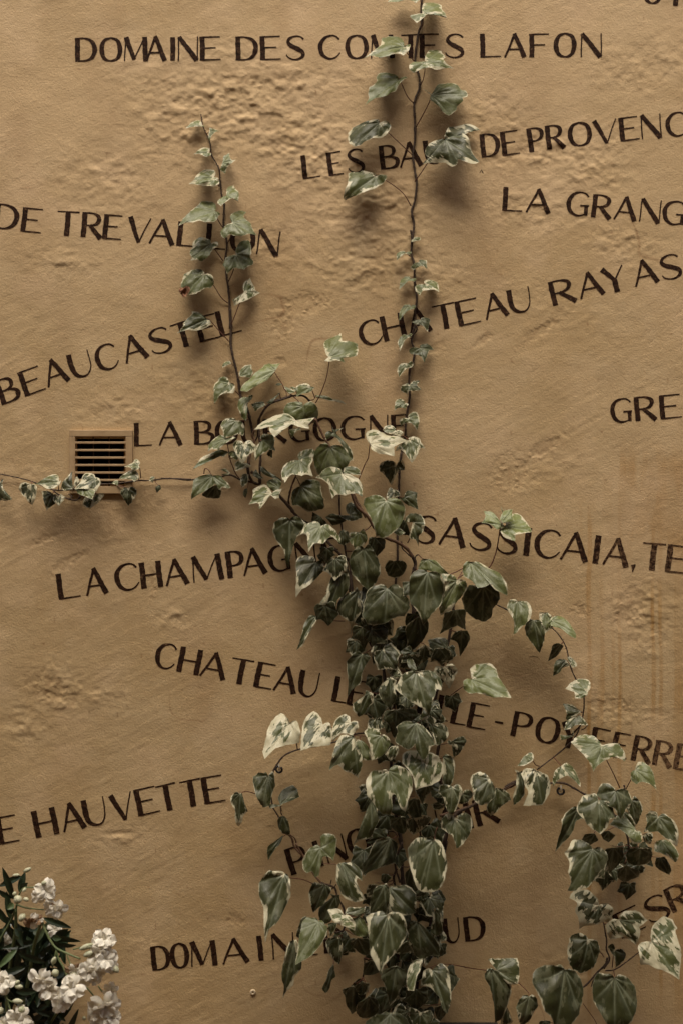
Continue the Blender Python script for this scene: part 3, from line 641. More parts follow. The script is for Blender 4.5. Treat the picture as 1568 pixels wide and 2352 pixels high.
# crop | tilt | depth mm | cream margin | light | base | outline (! = pointed) | stalk path
# tilt: u up, m half up, f facing out, d down, D strongly down and shaded
LEAVES = """
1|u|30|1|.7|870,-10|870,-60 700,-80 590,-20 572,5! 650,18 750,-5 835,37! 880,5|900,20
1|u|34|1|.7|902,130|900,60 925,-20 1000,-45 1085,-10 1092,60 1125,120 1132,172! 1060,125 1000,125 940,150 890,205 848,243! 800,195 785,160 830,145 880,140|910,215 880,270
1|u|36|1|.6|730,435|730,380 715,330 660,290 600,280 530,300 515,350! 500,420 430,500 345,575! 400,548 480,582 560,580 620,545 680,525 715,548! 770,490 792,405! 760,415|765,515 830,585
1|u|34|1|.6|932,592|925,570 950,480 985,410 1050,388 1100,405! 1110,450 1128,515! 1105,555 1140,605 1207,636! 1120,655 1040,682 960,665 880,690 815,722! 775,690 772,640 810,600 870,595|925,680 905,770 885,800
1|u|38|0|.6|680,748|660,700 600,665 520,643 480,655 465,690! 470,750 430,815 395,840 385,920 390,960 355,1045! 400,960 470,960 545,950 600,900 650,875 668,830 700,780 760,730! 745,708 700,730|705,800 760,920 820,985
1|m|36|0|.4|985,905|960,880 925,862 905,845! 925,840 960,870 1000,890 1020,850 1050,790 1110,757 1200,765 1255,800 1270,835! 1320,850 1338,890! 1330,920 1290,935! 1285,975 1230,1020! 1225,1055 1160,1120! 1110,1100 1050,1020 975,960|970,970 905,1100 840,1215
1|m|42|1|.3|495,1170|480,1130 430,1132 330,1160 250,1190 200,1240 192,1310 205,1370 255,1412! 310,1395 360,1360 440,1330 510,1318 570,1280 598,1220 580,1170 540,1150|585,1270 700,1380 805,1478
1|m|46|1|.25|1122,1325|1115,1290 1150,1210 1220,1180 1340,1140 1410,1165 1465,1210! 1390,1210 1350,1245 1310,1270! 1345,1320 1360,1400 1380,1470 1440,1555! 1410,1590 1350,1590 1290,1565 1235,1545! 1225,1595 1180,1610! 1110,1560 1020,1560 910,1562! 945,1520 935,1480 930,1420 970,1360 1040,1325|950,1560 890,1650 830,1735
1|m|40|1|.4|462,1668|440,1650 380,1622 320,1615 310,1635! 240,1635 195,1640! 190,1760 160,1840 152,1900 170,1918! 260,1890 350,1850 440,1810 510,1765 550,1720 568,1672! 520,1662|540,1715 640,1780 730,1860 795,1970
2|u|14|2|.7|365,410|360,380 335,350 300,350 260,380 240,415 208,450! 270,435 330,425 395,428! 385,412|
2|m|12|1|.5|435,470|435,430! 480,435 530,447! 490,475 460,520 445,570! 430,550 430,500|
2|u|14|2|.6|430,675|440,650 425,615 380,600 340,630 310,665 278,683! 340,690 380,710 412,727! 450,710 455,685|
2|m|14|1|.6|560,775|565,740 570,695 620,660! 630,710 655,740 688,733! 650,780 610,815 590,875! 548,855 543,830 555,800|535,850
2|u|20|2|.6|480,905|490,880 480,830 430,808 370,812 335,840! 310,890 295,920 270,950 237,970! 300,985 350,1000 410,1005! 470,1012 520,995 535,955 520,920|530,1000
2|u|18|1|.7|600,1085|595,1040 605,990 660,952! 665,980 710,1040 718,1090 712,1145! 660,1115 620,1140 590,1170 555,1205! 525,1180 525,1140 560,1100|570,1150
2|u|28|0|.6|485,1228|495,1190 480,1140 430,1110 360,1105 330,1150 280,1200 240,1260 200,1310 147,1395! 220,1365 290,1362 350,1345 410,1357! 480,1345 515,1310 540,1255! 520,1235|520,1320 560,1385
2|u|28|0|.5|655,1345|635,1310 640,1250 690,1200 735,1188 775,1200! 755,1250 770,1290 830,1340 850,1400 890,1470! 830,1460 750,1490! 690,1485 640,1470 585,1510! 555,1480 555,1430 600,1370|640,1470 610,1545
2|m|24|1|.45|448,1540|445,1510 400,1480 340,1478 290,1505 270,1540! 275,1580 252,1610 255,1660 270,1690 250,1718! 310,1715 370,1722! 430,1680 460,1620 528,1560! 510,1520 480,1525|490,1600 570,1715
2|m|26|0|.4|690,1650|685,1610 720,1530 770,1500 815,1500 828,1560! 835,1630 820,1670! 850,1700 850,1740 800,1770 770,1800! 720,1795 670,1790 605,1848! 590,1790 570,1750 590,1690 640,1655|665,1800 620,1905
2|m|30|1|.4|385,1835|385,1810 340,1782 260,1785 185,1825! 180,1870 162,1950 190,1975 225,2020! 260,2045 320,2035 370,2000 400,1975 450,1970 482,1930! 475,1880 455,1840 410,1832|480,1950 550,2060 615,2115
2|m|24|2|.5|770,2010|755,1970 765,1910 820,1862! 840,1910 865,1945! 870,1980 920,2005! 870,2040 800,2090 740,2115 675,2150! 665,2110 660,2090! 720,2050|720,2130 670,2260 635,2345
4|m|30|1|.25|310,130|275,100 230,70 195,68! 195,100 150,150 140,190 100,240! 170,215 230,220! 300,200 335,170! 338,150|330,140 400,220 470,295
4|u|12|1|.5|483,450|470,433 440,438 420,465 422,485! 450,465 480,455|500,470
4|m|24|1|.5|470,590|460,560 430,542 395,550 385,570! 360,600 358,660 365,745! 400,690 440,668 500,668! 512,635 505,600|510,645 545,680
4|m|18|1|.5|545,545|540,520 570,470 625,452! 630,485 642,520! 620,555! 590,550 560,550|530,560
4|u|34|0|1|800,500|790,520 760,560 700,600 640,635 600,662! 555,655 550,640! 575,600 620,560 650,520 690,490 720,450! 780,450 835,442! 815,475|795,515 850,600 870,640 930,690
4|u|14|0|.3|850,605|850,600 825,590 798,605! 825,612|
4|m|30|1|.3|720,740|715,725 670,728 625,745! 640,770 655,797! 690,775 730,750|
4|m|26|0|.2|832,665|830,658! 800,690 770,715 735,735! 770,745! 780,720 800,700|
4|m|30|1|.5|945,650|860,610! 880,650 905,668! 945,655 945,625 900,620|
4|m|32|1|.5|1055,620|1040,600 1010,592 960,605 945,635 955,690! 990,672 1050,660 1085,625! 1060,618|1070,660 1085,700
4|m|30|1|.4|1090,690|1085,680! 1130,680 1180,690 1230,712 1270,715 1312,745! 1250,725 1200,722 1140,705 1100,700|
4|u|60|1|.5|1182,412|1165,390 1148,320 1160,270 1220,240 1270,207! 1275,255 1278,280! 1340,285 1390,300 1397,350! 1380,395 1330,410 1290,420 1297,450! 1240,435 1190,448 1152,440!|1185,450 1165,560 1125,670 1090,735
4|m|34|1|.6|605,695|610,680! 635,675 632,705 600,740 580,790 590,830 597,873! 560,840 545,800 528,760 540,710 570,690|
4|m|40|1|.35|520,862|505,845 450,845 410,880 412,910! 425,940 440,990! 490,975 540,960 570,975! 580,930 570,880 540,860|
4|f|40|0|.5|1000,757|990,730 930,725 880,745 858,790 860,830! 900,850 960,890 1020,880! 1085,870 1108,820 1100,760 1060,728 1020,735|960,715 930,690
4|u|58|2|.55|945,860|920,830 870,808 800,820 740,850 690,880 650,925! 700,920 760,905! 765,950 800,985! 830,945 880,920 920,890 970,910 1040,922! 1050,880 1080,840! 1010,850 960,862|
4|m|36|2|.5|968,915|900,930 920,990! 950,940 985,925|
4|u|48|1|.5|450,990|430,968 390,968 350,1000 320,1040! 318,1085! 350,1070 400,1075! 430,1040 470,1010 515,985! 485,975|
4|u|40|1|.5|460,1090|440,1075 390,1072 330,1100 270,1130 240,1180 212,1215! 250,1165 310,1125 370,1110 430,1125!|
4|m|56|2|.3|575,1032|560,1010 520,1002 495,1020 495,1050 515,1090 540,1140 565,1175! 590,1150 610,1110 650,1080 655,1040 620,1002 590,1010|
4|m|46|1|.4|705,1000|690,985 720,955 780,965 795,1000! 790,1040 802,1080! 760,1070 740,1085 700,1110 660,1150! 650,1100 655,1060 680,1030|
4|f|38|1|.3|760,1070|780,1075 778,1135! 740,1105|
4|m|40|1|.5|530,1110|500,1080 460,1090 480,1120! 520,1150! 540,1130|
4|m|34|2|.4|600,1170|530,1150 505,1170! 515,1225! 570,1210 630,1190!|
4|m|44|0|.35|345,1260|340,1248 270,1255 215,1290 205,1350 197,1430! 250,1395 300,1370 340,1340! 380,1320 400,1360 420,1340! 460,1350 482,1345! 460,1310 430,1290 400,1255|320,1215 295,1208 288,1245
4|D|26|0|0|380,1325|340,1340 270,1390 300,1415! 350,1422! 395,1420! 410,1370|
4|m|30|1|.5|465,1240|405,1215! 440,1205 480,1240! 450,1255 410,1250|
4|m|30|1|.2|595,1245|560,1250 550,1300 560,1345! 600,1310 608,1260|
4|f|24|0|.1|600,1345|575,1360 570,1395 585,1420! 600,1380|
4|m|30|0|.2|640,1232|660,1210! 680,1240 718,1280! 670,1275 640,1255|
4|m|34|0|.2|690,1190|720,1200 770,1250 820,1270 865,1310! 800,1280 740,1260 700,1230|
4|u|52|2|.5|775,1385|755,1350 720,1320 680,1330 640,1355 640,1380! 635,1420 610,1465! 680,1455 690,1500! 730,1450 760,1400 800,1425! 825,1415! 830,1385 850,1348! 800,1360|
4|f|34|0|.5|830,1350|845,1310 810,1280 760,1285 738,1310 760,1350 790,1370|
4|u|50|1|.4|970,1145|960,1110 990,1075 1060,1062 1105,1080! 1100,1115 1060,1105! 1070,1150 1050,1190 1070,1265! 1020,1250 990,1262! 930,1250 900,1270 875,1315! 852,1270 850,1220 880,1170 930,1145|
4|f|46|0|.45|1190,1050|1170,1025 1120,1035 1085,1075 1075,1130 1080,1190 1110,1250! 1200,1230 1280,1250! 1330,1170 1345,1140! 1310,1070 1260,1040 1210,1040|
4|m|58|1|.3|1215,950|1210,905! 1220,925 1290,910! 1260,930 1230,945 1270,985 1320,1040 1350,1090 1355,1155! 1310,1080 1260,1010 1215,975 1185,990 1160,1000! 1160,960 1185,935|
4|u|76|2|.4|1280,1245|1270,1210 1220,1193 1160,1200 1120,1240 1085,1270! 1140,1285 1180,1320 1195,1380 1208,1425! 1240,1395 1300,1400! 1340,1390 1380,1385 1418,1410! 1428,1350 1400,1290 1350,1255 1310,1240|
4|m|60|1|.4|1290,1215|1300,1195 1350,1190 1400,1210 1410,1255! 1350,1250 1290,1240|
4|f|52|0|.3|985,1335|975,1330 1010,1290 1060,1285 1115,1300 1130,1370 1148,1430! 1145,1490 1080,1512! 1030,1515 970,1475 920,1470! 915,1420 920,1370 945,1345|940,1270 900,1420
3|u|64|3|.5|402,2155|370,2110 360,2060 400,2020 460,2015 510,2040! 560,2050 620,2065 700,2095 790,2140! 720,2140 660,2170 630,2190! 632,2280! 570,2265 480,2250 410,2200|395,2200 385,2290 350,2360 270,2560
3|m|50|2|.4|650,2025|640,2000 600,1975 550,1985 522,2020! 560,2050 620,2065 690,2090! 718,2050 690,2025|
3|m|54|2|.35|775,2115|770,2100 820,2083 870,2100 900,2150 932,2200! 880,2200 855,2260 800,2340! 760,2290 730,2240 690,2210! 640,2230! 680,2170 740,2130|720,2080
3|u|14|2|.5|815,197|830,172 885,170! 885,200 840,215 795,228! 800,205|
3|u|18|1|.5|745,322|725,307 690,310 655,340 657,405! 690,365 730,335 780,345! 803,325 780,308|785,360
3|m|18|1|.4|870,412|880,390 945,392! 945,440 950,485! 900,455 860,465 815,492! 792,460 820,430|825,440
3|u|20|0|.5|790,572|780,547 740,547 700,580 685,630 678,690! 710,640 760,600 830,600! 845,570 820,565|820,600
3|u|22|2|.6|930,627|920,605 940,577 1000,575 1050,600! 1060,650 1060,710! 1010,685 950,690 900,700 878,742! 840,700 833,650 860,628 900,628|
3|u|20|0|.4|790,837|785,818 740,815 700,860 680,920 680,985! 710,930 770,880 830,860! 840,825 810,820|825,860
3|m|22|0|.25|885,967|900,945 950,945 985,962! 970,1000 950,1088! 910,1035 870,1015 830,1010 807,985! 845,965|
3|u|20|1|.4|760,1112|755,1105 720,1105 680,1150 665,1190! 685,1280! 710,1200 750,1150 800,1125! 808,1095 785,1092|800,1160
3|m|26|0|.3|880,1240|880,1210 930,1192 980,1205 1015,1250! 970,1260 940,1330 920,1390! 890,1330 850,1305 790,1295! 778,1255 810,1228|
3|m|20|1|.4|760,1390|755,1380 700,1385 670,1420 662,1460! 680,1520! 710,1480 750,1440 810,1420! 822,1380 790,1363|
3|m|22|1|.3|775,1592|770,1575 740,1580 700,1610 700,1650 760,1685! 775,1650 830,1650 892,1635! 850,1590! 885,1543! 820,1550|
3|m|24|1|.4|725,1772|735,1750 700,1722 655,1735 640,1780 632,1845! 660,1820 700,1810 740,1820! 772,1775! 740,1762|
3|m|26|1|.4|765,1907|770,1880 810,1850 850,1850 872,1890 870,1960 850,2030! 820,1975 780,1955 730,1965 700,1980! 683,1935 710,1910|
5|d|40|1|.1|705,162|690,140 640,135 610,160 612,195! 640,220 680,278! 700,230 720,195 755,190! 750,150 725,135|
5|m|44|2|.2|690,302|670,290 650,330 650,360! 700,345 728,340! 720,310|
5|f|40|0|.3|750,347|760,315 790,308 828,320! 825,360 833,418! 790,400 760,385 722,350!|
5|m|96|0|.5|650,367|635,345 590,332 530,350 518,390! 545,440 565,480 590,575! 640,575 680,550 720,520! 750,460 757,400! 740,370 700,350 665,352|
5|f|66|1|.25|800,490|790,470 750,490 770,450 810,438 850,450 872,490! 860,540 835,570 833,632! 815,590 780,580 790,530|800,540 770,610
5|d|48|0|0|760,480|730,480 700,540 740,560! 790,570!|
5|u|76|1|.6|700,532|720,520 757,550! 720,567 680,545!|
5|m|50|0|.3|440,450|420,430 420,390 450,372! 500,420 515,460! 470,480 430,480 370,450!|
5|d|44|0|.1|300,460|340,440 400,460 420,480! 380,500 340,510!|
5|d|40|0|.1|270,455|225,430! 222,490 260,520! 310,500|
5|u|82|1|.45|275,512|260,490 220,488 180,510 160,550 130,572! 190,560 200,610 205,660! 240,610 290,610 330,570 385,612! 380,575 350,530 310,500|
5|f|46|0|.15|95,475|80,462 40,465 5,495 -5,545! 20,600 60,650 75,720 92,750! 100,690 120,620 140,570 195,497! 150,462 110,460|
5|m|54|1|.15|245,722|235,695 190,682 140,695 128,740! 135,790 132,850 130,925! 160,880 200,855! 240,820 290,770! 290,720 265,710|350,785
5|f|46|0|.15|285,662|290,645 315,665 310,720! 270,710 250,680!|
5|f|78|0|.2|520,642|500,625 455,660 437,710! 450,780 490,830 545,882! 590,840 615,780! 610,720 580,660 550,615|
5|d|60|0|0|580,577|550,580 545,640 550,695! 590,690 640,640! 640,585|
5|f|56|1|.5|490,547|440,550 440,600 470,640! 520,620 540,580 520,525!|
5|f|52|1|.1|400,532|380,550 370,600 400,625! 438,600 435,550|
5|D|46|0|.1|700,712|660,710 640,750 660,800! 710,812 750,790! 768,740 740,710|
5|m|60|0|.5|880,702|850,705 828,760! 900,770 960,790 1010,790! 970,750 930,710|
5|f|66|1|.15|400,777|380,768 340,800 310,870 300,930 260,960! 275,1020 290,1060! 350,1010 365,940 400,920! 430,880 437,820 420,765|
5|f|56|1|0|490,882|480,865 450,890 400,910 370,960 360,1010! 410,1040 440,1070 445,1135! 470,1060 510,1000! 500,950 512,890|
5|m|84|0|.15|655,872|640,852 580,855 540,890 520,960 510,1030! 560,1080 640,1070! 700,1035 750,1030! 787,980! 775,930 750,880 700,845|
5|f|104|0|.25|885,777|870,762 820,768 790,800 778,870 785,950! 830,1010 858,1085! 900,1020 940,980! 960,960 985,880 975,820 940,775|
5|f|82|1|.4|1055,825|1040,800 1000,787 965,795 985,850 975,920 950,970! 960,1030! 1010,1000 1050,950 1090,910! 1117,870! 1105,830 1075,815|1090,760
5|u|104|0|.45|1135,720|1110,715 1090,740 1088,800! 1140,830 1165,865! 1210,855 1240,840! 1260,870 1300,890 1338,912! 1330,840 1290,780 1240,755 1180,720|
5|D|76|0|0|1200,855|1120,850! 1085,930 1110,1010! 1160,1050 1210,1072! 1260,1050 1265,990! 1305,930! 1290,880 1240,842|
5|D|50|1|0|600,1020|500,1040! 520,1110 560,1160! 640,1150 690,1150! 690,1060 640,1020|
5|d|56|0|.05|830,1030|760,1090 770,1180 745,1245! 800,1230 860,1180! 890,1120! 885,1050|
5|D|60|0|.05|1040,990|980,1010 970,1090 960,1140! 1010,1110 1060,1090! 1115,1120! 1105,1050 1100,990|
5|D|48|0|0|1080,1110|1040,1120 1015,1165! 1060,1190 1080,1275! 1110,1210 1130,1160! 1110,1110|
5|d|50|1|.05|620,1177|580,1190 560,1230! 575,1318! 600,1290 640,1250 670,1250! 705,1215 690,1180 650,1160|
5|f|54|0|.1|510,1252|490,1232 460,1245 420,1290! 425,1350 430,1420 425,1495! 460,1440 500,1410 515,1340 560,1270! 540,1245|
5|D|52|1|0|870,1192|840,1210 835,1260! 860,1310! 890,1280 915,1220!|
5|D|56|1|0|950,1212|920,1220 900,1300! 960,1290 1010,1290! 1020,1240 990,1210|
5|D|48|1|0|780,1250|730,1270 720,1330! 800,1340 860,1300! 840,1250|
5|d|56|2|.3|745,1370|700,1310 660,1315 655,1350 690,1390 720,1398! 760,1370|
5|f|64|0|.2|825,1340|800,1280 770,1285 775,1320 800,1345!|
M|m|90|1|.3|725,925|690,915 640,930 590,985 550,1060! 610,1110 680,1160! 770,1210 820,1275! 840,1200 850,1150 890,1060! 930,1072! 930,1000 890,940 830,915 760,915|
M|d|60|3|.05|960,877|940,870 890,875 870,920! 920,970 960,1010 995,1065! 1020,1020 1040,960! 1070,910! 1030,860 985,850|
M|u|62|1|.7|1180,985|1175,950 1180,900 1240,870 1330,860! 1380,890 1400,960! 1450,1040 1493,1125! 1420,1115 1340,1115 1260,1100 1210,1085! 1150,1090 1110,1060! 1105,1000 1140,978|1100,1045 1010,1110 930,1190
M|f|58|1|.1|510,967|480,975 485,1010! 440,1020 415,1070! 430,1130 480,1200 518,1250! 540,1180 565,1120! 550,1060 560,990|
M|f|56|1|.2|340,1087|310,1080 290,1130 205,1180! 205,1230 250,1292! 300,1260 330,1210 372,1180! 375,1110|
M|d|52|0|.05|560,1227|470,1240 450,1310! 500,1360 520,1430 550,1480! 620,1400 700,1330! 750,1295! 720,1240 640,1218|
N|m|92|0|.25|612,225|590,215 520,215 450,265! 460,310 440,380 490,410! 545,440! 590,400 600,380 610,430 660,518! 700,480 722,410! 765,390! 740,330 690,270 650,230|
N|f|72|1|.2|740,240|760,228 820,228 865,260 880,310! 860,360 800,395 770,400! 750,330 720,280 710,230! 670,175! 720,160 775,200|
N|d|66|1|.05|895,370|880,350 865,380 890,405! 930,400 945,450 920,515! 970,470 1005,420! 1028,370! 1000,335 950,340|
M|f|50|1|.15|400,1398|395,1298! 370,1340 360,1390! 415,1395! 410,1330|
7|m|74|1|.3|865,352|850,340 790,345 760,370 735,430 705,555! 760,520 800,560 850,580 888,605! 912,540 915,470! 880,420 870,380|
7|m|64|1|.4|905,372|880,370 865,410 880,460 920,495! 972,490! 965,430 930,385|
N|m|70|1|.4|322,325|310,290 270,270 210,280 185,310! 220,370 235,430 245,520! 310,495 360,460 398,400! 390,350 350,315|
N|f|56|2|.3|440,408|400,420 355,480! 400,530! 450,490 470,440! 460,405|
N|m|82|2|.35|665,545|640,470 600,455 540,465 495,510 500,560! 560,620 590,680 600,755! 660,735 740,715! 800,690 838,620! 830,560 790,500 740,470 700,470|
N|f|64|1|.25|830,500|860,480 910,500 930,570 920,640! 905,700 870,760 850,810! 830,740 825,680 840,600|
N|m|100|1|.35|385,620|370,610 320,605 250,625 215,670 200,730 205,800! 245,850 300,920 335,955! 370,960! 395,970! 415,900 410,810 440,800 480,900 520,940! 545,850 580,780! 585,700 550,630 490,590 440,585 400,600|
N|f|64|1|.25|240,850|200,900 200,960 160,1050 130,1150 90,1245! 150,1190 200,1170 250,1150! 270,1080 310,1010! 290,950 295,890|
N|D|60|0|0|600,820|550,850 540,950! 600,1060 660,1060! 650,950 640,850|
N|D|66|1|.05|700,720|600,760 640,850 670,925! 700,830 760,750!|
N|D|50|0|0|480,980|410,1000 400,1080! 460,1140 520,1155! 540,1080 520,990|
N|D|56|2|0|580,990|530,1030 540,1110! 590,1170! 640,1130 700,1080 740,1020! 700,980 640,985|
N|D|54|1|0|830,890|780,865 730,890! 760,945! 810,935 840,905|
N|m|72|1|.25|910,747|870,730 810,740 795,800! 830,830 850,900 885,970! 930,930 960,860! 995,790! 975,740 930,728|
N|f|66|1|.15|985,800|1010,772 1060,780 1080,820 1040,870! 990,885 955,885! 970,830|
N|m|78|1|.15|1215,682|1190,650 1140,633 1090,650 1060,700 1075,780! 1085,850 1130,890! 1190,870 1250,820! 1260,780 1240,720|
N|f|64|1|.25|1270,752|1255,760 1265,810 1200,870 1190,940 1220,985! 1270,950 1310,900 1390,855! 1370,800 1320,760|
N|m|72|1|.3|930,1002|910,975 860,975 820,1020 815,1090! 860,1110 900,1130! 920,1180 935,1232! 980,1210 1040,1150! 1078,1070! 1070,1010 1010,972 960,980|
T|m|98|2|.25|1350,55|1320,42 1260,50 1200,80 1165,140 1170,210! 1200,320 1230,390! 1270,410! 1340,400 1400,360! 1440,250 1435,170 1415,100 1390,65|1358,0 1380,-60
T|f|62|0|0|1040,45|1000,32 930,60 900,100 870,180 838,230! 838,312! 900,270 960,240! 1010,230 1060,230! 1085,170! 1085,80|
T|m|72|0|.35|538,112|520,95 460,115 415,180 408,240 440,280! 480,265 500,305! 525,290! 545,200 555,170 600,175 630,200! 640,150 655,60! 630,30 570,22 535,40|
T|m|74|1|.25|690,227|650,240! 648,320 670,400 700,455 780,485! 862,465! 820,400 790,340! 800,320 832,340! 835,290 790,240 730,220|
T|m|78|1|.2|275,315|250,292 190,287 140,310 90,380! 95,450 130,530! 135,620 145,760! 170,670 230,610 270,560 320,470! 322,380 300,320|310,325 400,335 480,365
T|f|66|1|.1|570,372|540,365 480,370 450,440! 460,500 485,585! 520,540 560,510 605,440! 612,400|
T|f|60|0|.2|640,452|600,440 620,470 560,510 520,560! 530,640 545,660! 600,640 640,580 680,500! 670,450|
T|u|96|3|.6|705,600|680,565 640,558 585,570! 600,590 625,630! 670,655 710,665! 750,680 780,695! 785,650 760,610 720,595|
T|m|84|1|.3|710,580|730,545 790,540 850,550! 850,580 800,600|
T|f|86|0|.4|800,607|770,620 735,660 730,700! 780,740 850,740 905,755! 870,680 850,630 820,605|
T|f|80|1|.3|620,647|590,660 600,720! 600,755! 630,720 655,660|
T|m|118|1|.2|1020,602|990,585 920,590 865,620! 870,680 885,780 890,860! 940,940 963,1000! 990,920 1060,860! 1120,790 1158,745! 1150,660 1110,595 1050,585|
T|f|86|0|.05|990,377|940,390 900,450 885,530 890,590! 950,600 1010,590! 1025,500 1030,420 1010,372|
T|m|80|1|.15|1030,400|1040,480 1020,580! 1060,585! 1130,575 1215,570! 1222,500 1215,440 1170,395 1100,385|
T|u|98|0|.4|520,657|510,640 460,633 410,655 390,720 375,810 360,910! 420,880 480,850! 540,790 580,740! 583,690 550,655|
T|f|80|1|.1|350,777|320,780 290,850 265,950 258,1030 275,1100 262,1200! 300,1130 340,1090 350,1030! 400,980! 400,900 380,830 370,780|
T|f|64|0|.05|430,602|400,620 370,700 360,750! 400,760 470,640!|
T|f|76|2|.1|670,747|600,760 570,800! 600,880 670,948! 690,880 692,790|
T|f|70|0|.1|630,947|590,1000 575,1060 545,1120! 570,1155! 600,1120 615,1060 645,1030!|
T|D|72|0|0|800,742|750,800 800,880 870,930! 890,850 880,760|
T|D|78|1|0|1160,762|1120,780 1040,870! 1100,895 1200,890! 1200,820|
T|f|80|0|.05|1230,642|1170,640 1150,690! 1170,780 1210,880 1260,910! 1310,890 1395,900! 1380,800 1320,720 1280,680|
T|f|76|1|.2|1350,547|1335,560 1340,640 1320,710! 1360,750! 1400,740 1415,640! 1390,570 1370,540|
T|u|96|2|.5|1250,927|1200,935 1160,990 1148,1050! 1155,1110! 1200,1105! 1210,1040 1250,980 1270,925|
T|m|84|1|.15|1340,1002|1310,985 1270,1010 1255,1100! 1320,1110 1385,1165! 1400,1230 1440,1285! 1465,1200 1470,1150! 1460,1020 1420,965 1370,970|1330,965 1440,945 1568,965
T|f|84|0|.15|1080,962|1000,980 965,1040! 1000,1110 1020,1200 1030,1250! 1080,1190 1110,1120 1155,1095! 1150,1000|
T|D|66|1|0|840,1062|790,1090 780,1150! 830,1210! 880,1150 885,1080|
T|D|60|0|0|770,1082|720,1130 715,1220 740,1300 760,1372! 800,1300 800,1150|
T|D|56|0|0|880,1152|800,1220 790,1330! 840,1400! 920,1380 960,1300! 940,1200|
T|m|104|0|.15|1035,1312|1000,1303 930,1320 865,1372 850,1450! 950,1500 1030,1560! 1100,1500 1190,1450! 1165,1370 1130,1330 1080,1308|
T|f|84|1|.15|1250,1292|1220,1270 1170,1270 1155,1310! 1190,1360 1240,1450! 1300,1400 1350,1340! 1330,1290 1290,1285|
T|D|70|0|0|1400,1232|1350,1260 1370,1350! 1400,1400! 1440,1300 1470,1230!|
T|D|60|0|0|900,900|850,930 840,1050! 900,1060 960,1040! 950,930|
T|d|64|0|.05|1010,292|975,300 968,350! 1000,380! 1045,320!|
T|D|60|2|0|930,362|880,370 860,430! 870,490! 920,470 955,390|
T|D|66|0|0|1180,232|1140,300 1150,400! 1220,460! 1255,430! 1230,300|
7|u|62|3|.35|455,264|440,235 395,207! 350,240 315,300 300,370 285,430! 300,470! 330,440 370,405! 440,390 520,385! 525,320 505,265 475,248|
7|u|62|3|.3|665,272|655,235 610,200 565,225 540,270 530,340 527,420! 590,400 650,395! 715,390! 727,330 715,270 690,260|
7|u|58|2|.3|840,257|835,225 810,207! 770,225 735,265 725,320 728,372! 760,330 810,318 850,335! 890,290 885,255 860,248|
7|m|48|0|.25|315,597|300,580 250,583 218,620 230,680 245,720! 285,795! 330,770 345,700! 362,660! 355,590 340,573|
7|u|46|0|.25|395,777|380,740 410,695 470,670 500,690! 515,738! 450,740 400,780 330,798! 325,775|400,840
7|f|40|1|.1|140,707|110,702 80,730 78,770! 105,820 105,870 125,925! 150,890 160,850 190,820! 165,760 150,712|180,695 235,710
7|f|46|0|.1|410,852|380,870 380,920 410,965 460,975! 450,900 430,860|
7|m|38|0|.15|410,982|370,1010 320,1040 310,1080! 318,1130! 340,1070 385,1040 408,1000|
8|m|54|1|.5|385,202|370,190 330,190 300,250! 340,320 350,370 340,440! 380,405 430,360 470,320! 482,260 460,210 420,200|
8|f|48|0|.3|500,337|470,335 435,380 440,440! 480,500 540,575! 555,530 570,480! 572,410 560,360 530,333|
8|m|46|2|.5|580,282|540,280! 537,340 560,380 575,430! 610,400 640,380! 630,320 600,280|
8|u|54|0|.8|630,342|600,350! 640,315 690,310 740,340 770,390 790,430! 785,462! 740,440 700,400 650,385! 600,365|
8|D|34|0|0|690,507|655,497 625,530 610,640! 660,610 690,570! 708,520!|
8|f|36|1|.2|730,622|680,618 645,650 633,740! 680,710 700,680 755,665!|
8|u|36|2|.5|735,605|760,600 790,625 805,660 770,675! 750,640|
8|u|38|2|.5|880,850|900,825 910,790! 895,770 830,768 770,790 727,833! 785,850! 787,893! 850,888 875,865|875,870 855,890
8|m|34|1|.3|838,992|800,965 770,945 712,942! 730,1000 725,1040! 740,1060 800,1010 835,995|
8|u|40|1|.3|825,1020|790,1040 730,1060 708,1118! 760,1105 800,1085 885,1090! 860,1050|
8|m|30|1|.5|785,1167|780,1120! 770,1160 690,1165! 695,1200! 740,1180|
8|u|60|1|.55|990,1237|970,1205 930,1175 850,1172 810,1185 765,1215! 800,1250 850,1300! 890,1360 910,1405! 935,1370 1000,1335! 1060,1310 1100,1320 1145,1345! 1150,1290 1110,1230 1050,1225|1015,1330 1060,1420 1115,1540
8|u|36|1|.5|490,1345|498,1310 480,1293 430,1320 378,1382! 430,1375|510,1375 535,1385
8|u|46|1|.6|1228,1414|1240,1380 1290,1365 1340,1400 1360,1450! 1365,1542! 1320,1505 1260,1490 1225,1510! 1190,1480! 1195,1430|1190,1490 1155,1555
8|u|60|2|.4|700,1386|740,1370 790,1410 828,1500! 822,1525! 780,1480 730,1450 670,1480 630,1530! 635,1450 660,1405|
8|f|52|1|.15|400,1430|360,1410! 375,1450 365,1540 345,1600! 350,1665! 400,1620 430,1590! 430,1500 410,1420|
8|m|66|2|.2|515,1422|500,1408 440,1412 410,1445! 430,1520 450,1570 415,1655! 480,1655 550,1655! 600,1590 625,1530! 600,1460 560,1435|
E|m|86|0|.25|1090,92|1070,65 1030,45 985,60 955,130! 1000,180 1060,210 1110,290! 1140,230 1205,165! 1190,110 1150,80 1120,80|
E|m|92|1|.3|965,162|950,120 890,130 830,175 808,240! 850,290 890,340 960,385! 1010,350 1030,290! 1080,285! 1070,220 1040,170 1010,175 1000,210|
E|f|70|1|.2|1200,162|1220,130 1260,170 1280,220 1260,270! 1250,310 1235,345! 1200,290 1160,220!|
E|f|64|0|.15|820,217|790,205 740,240 695,300! 690,380 670,450 655,545! 700,480 740,430 780,370! 800,310 845,290! 845,240|
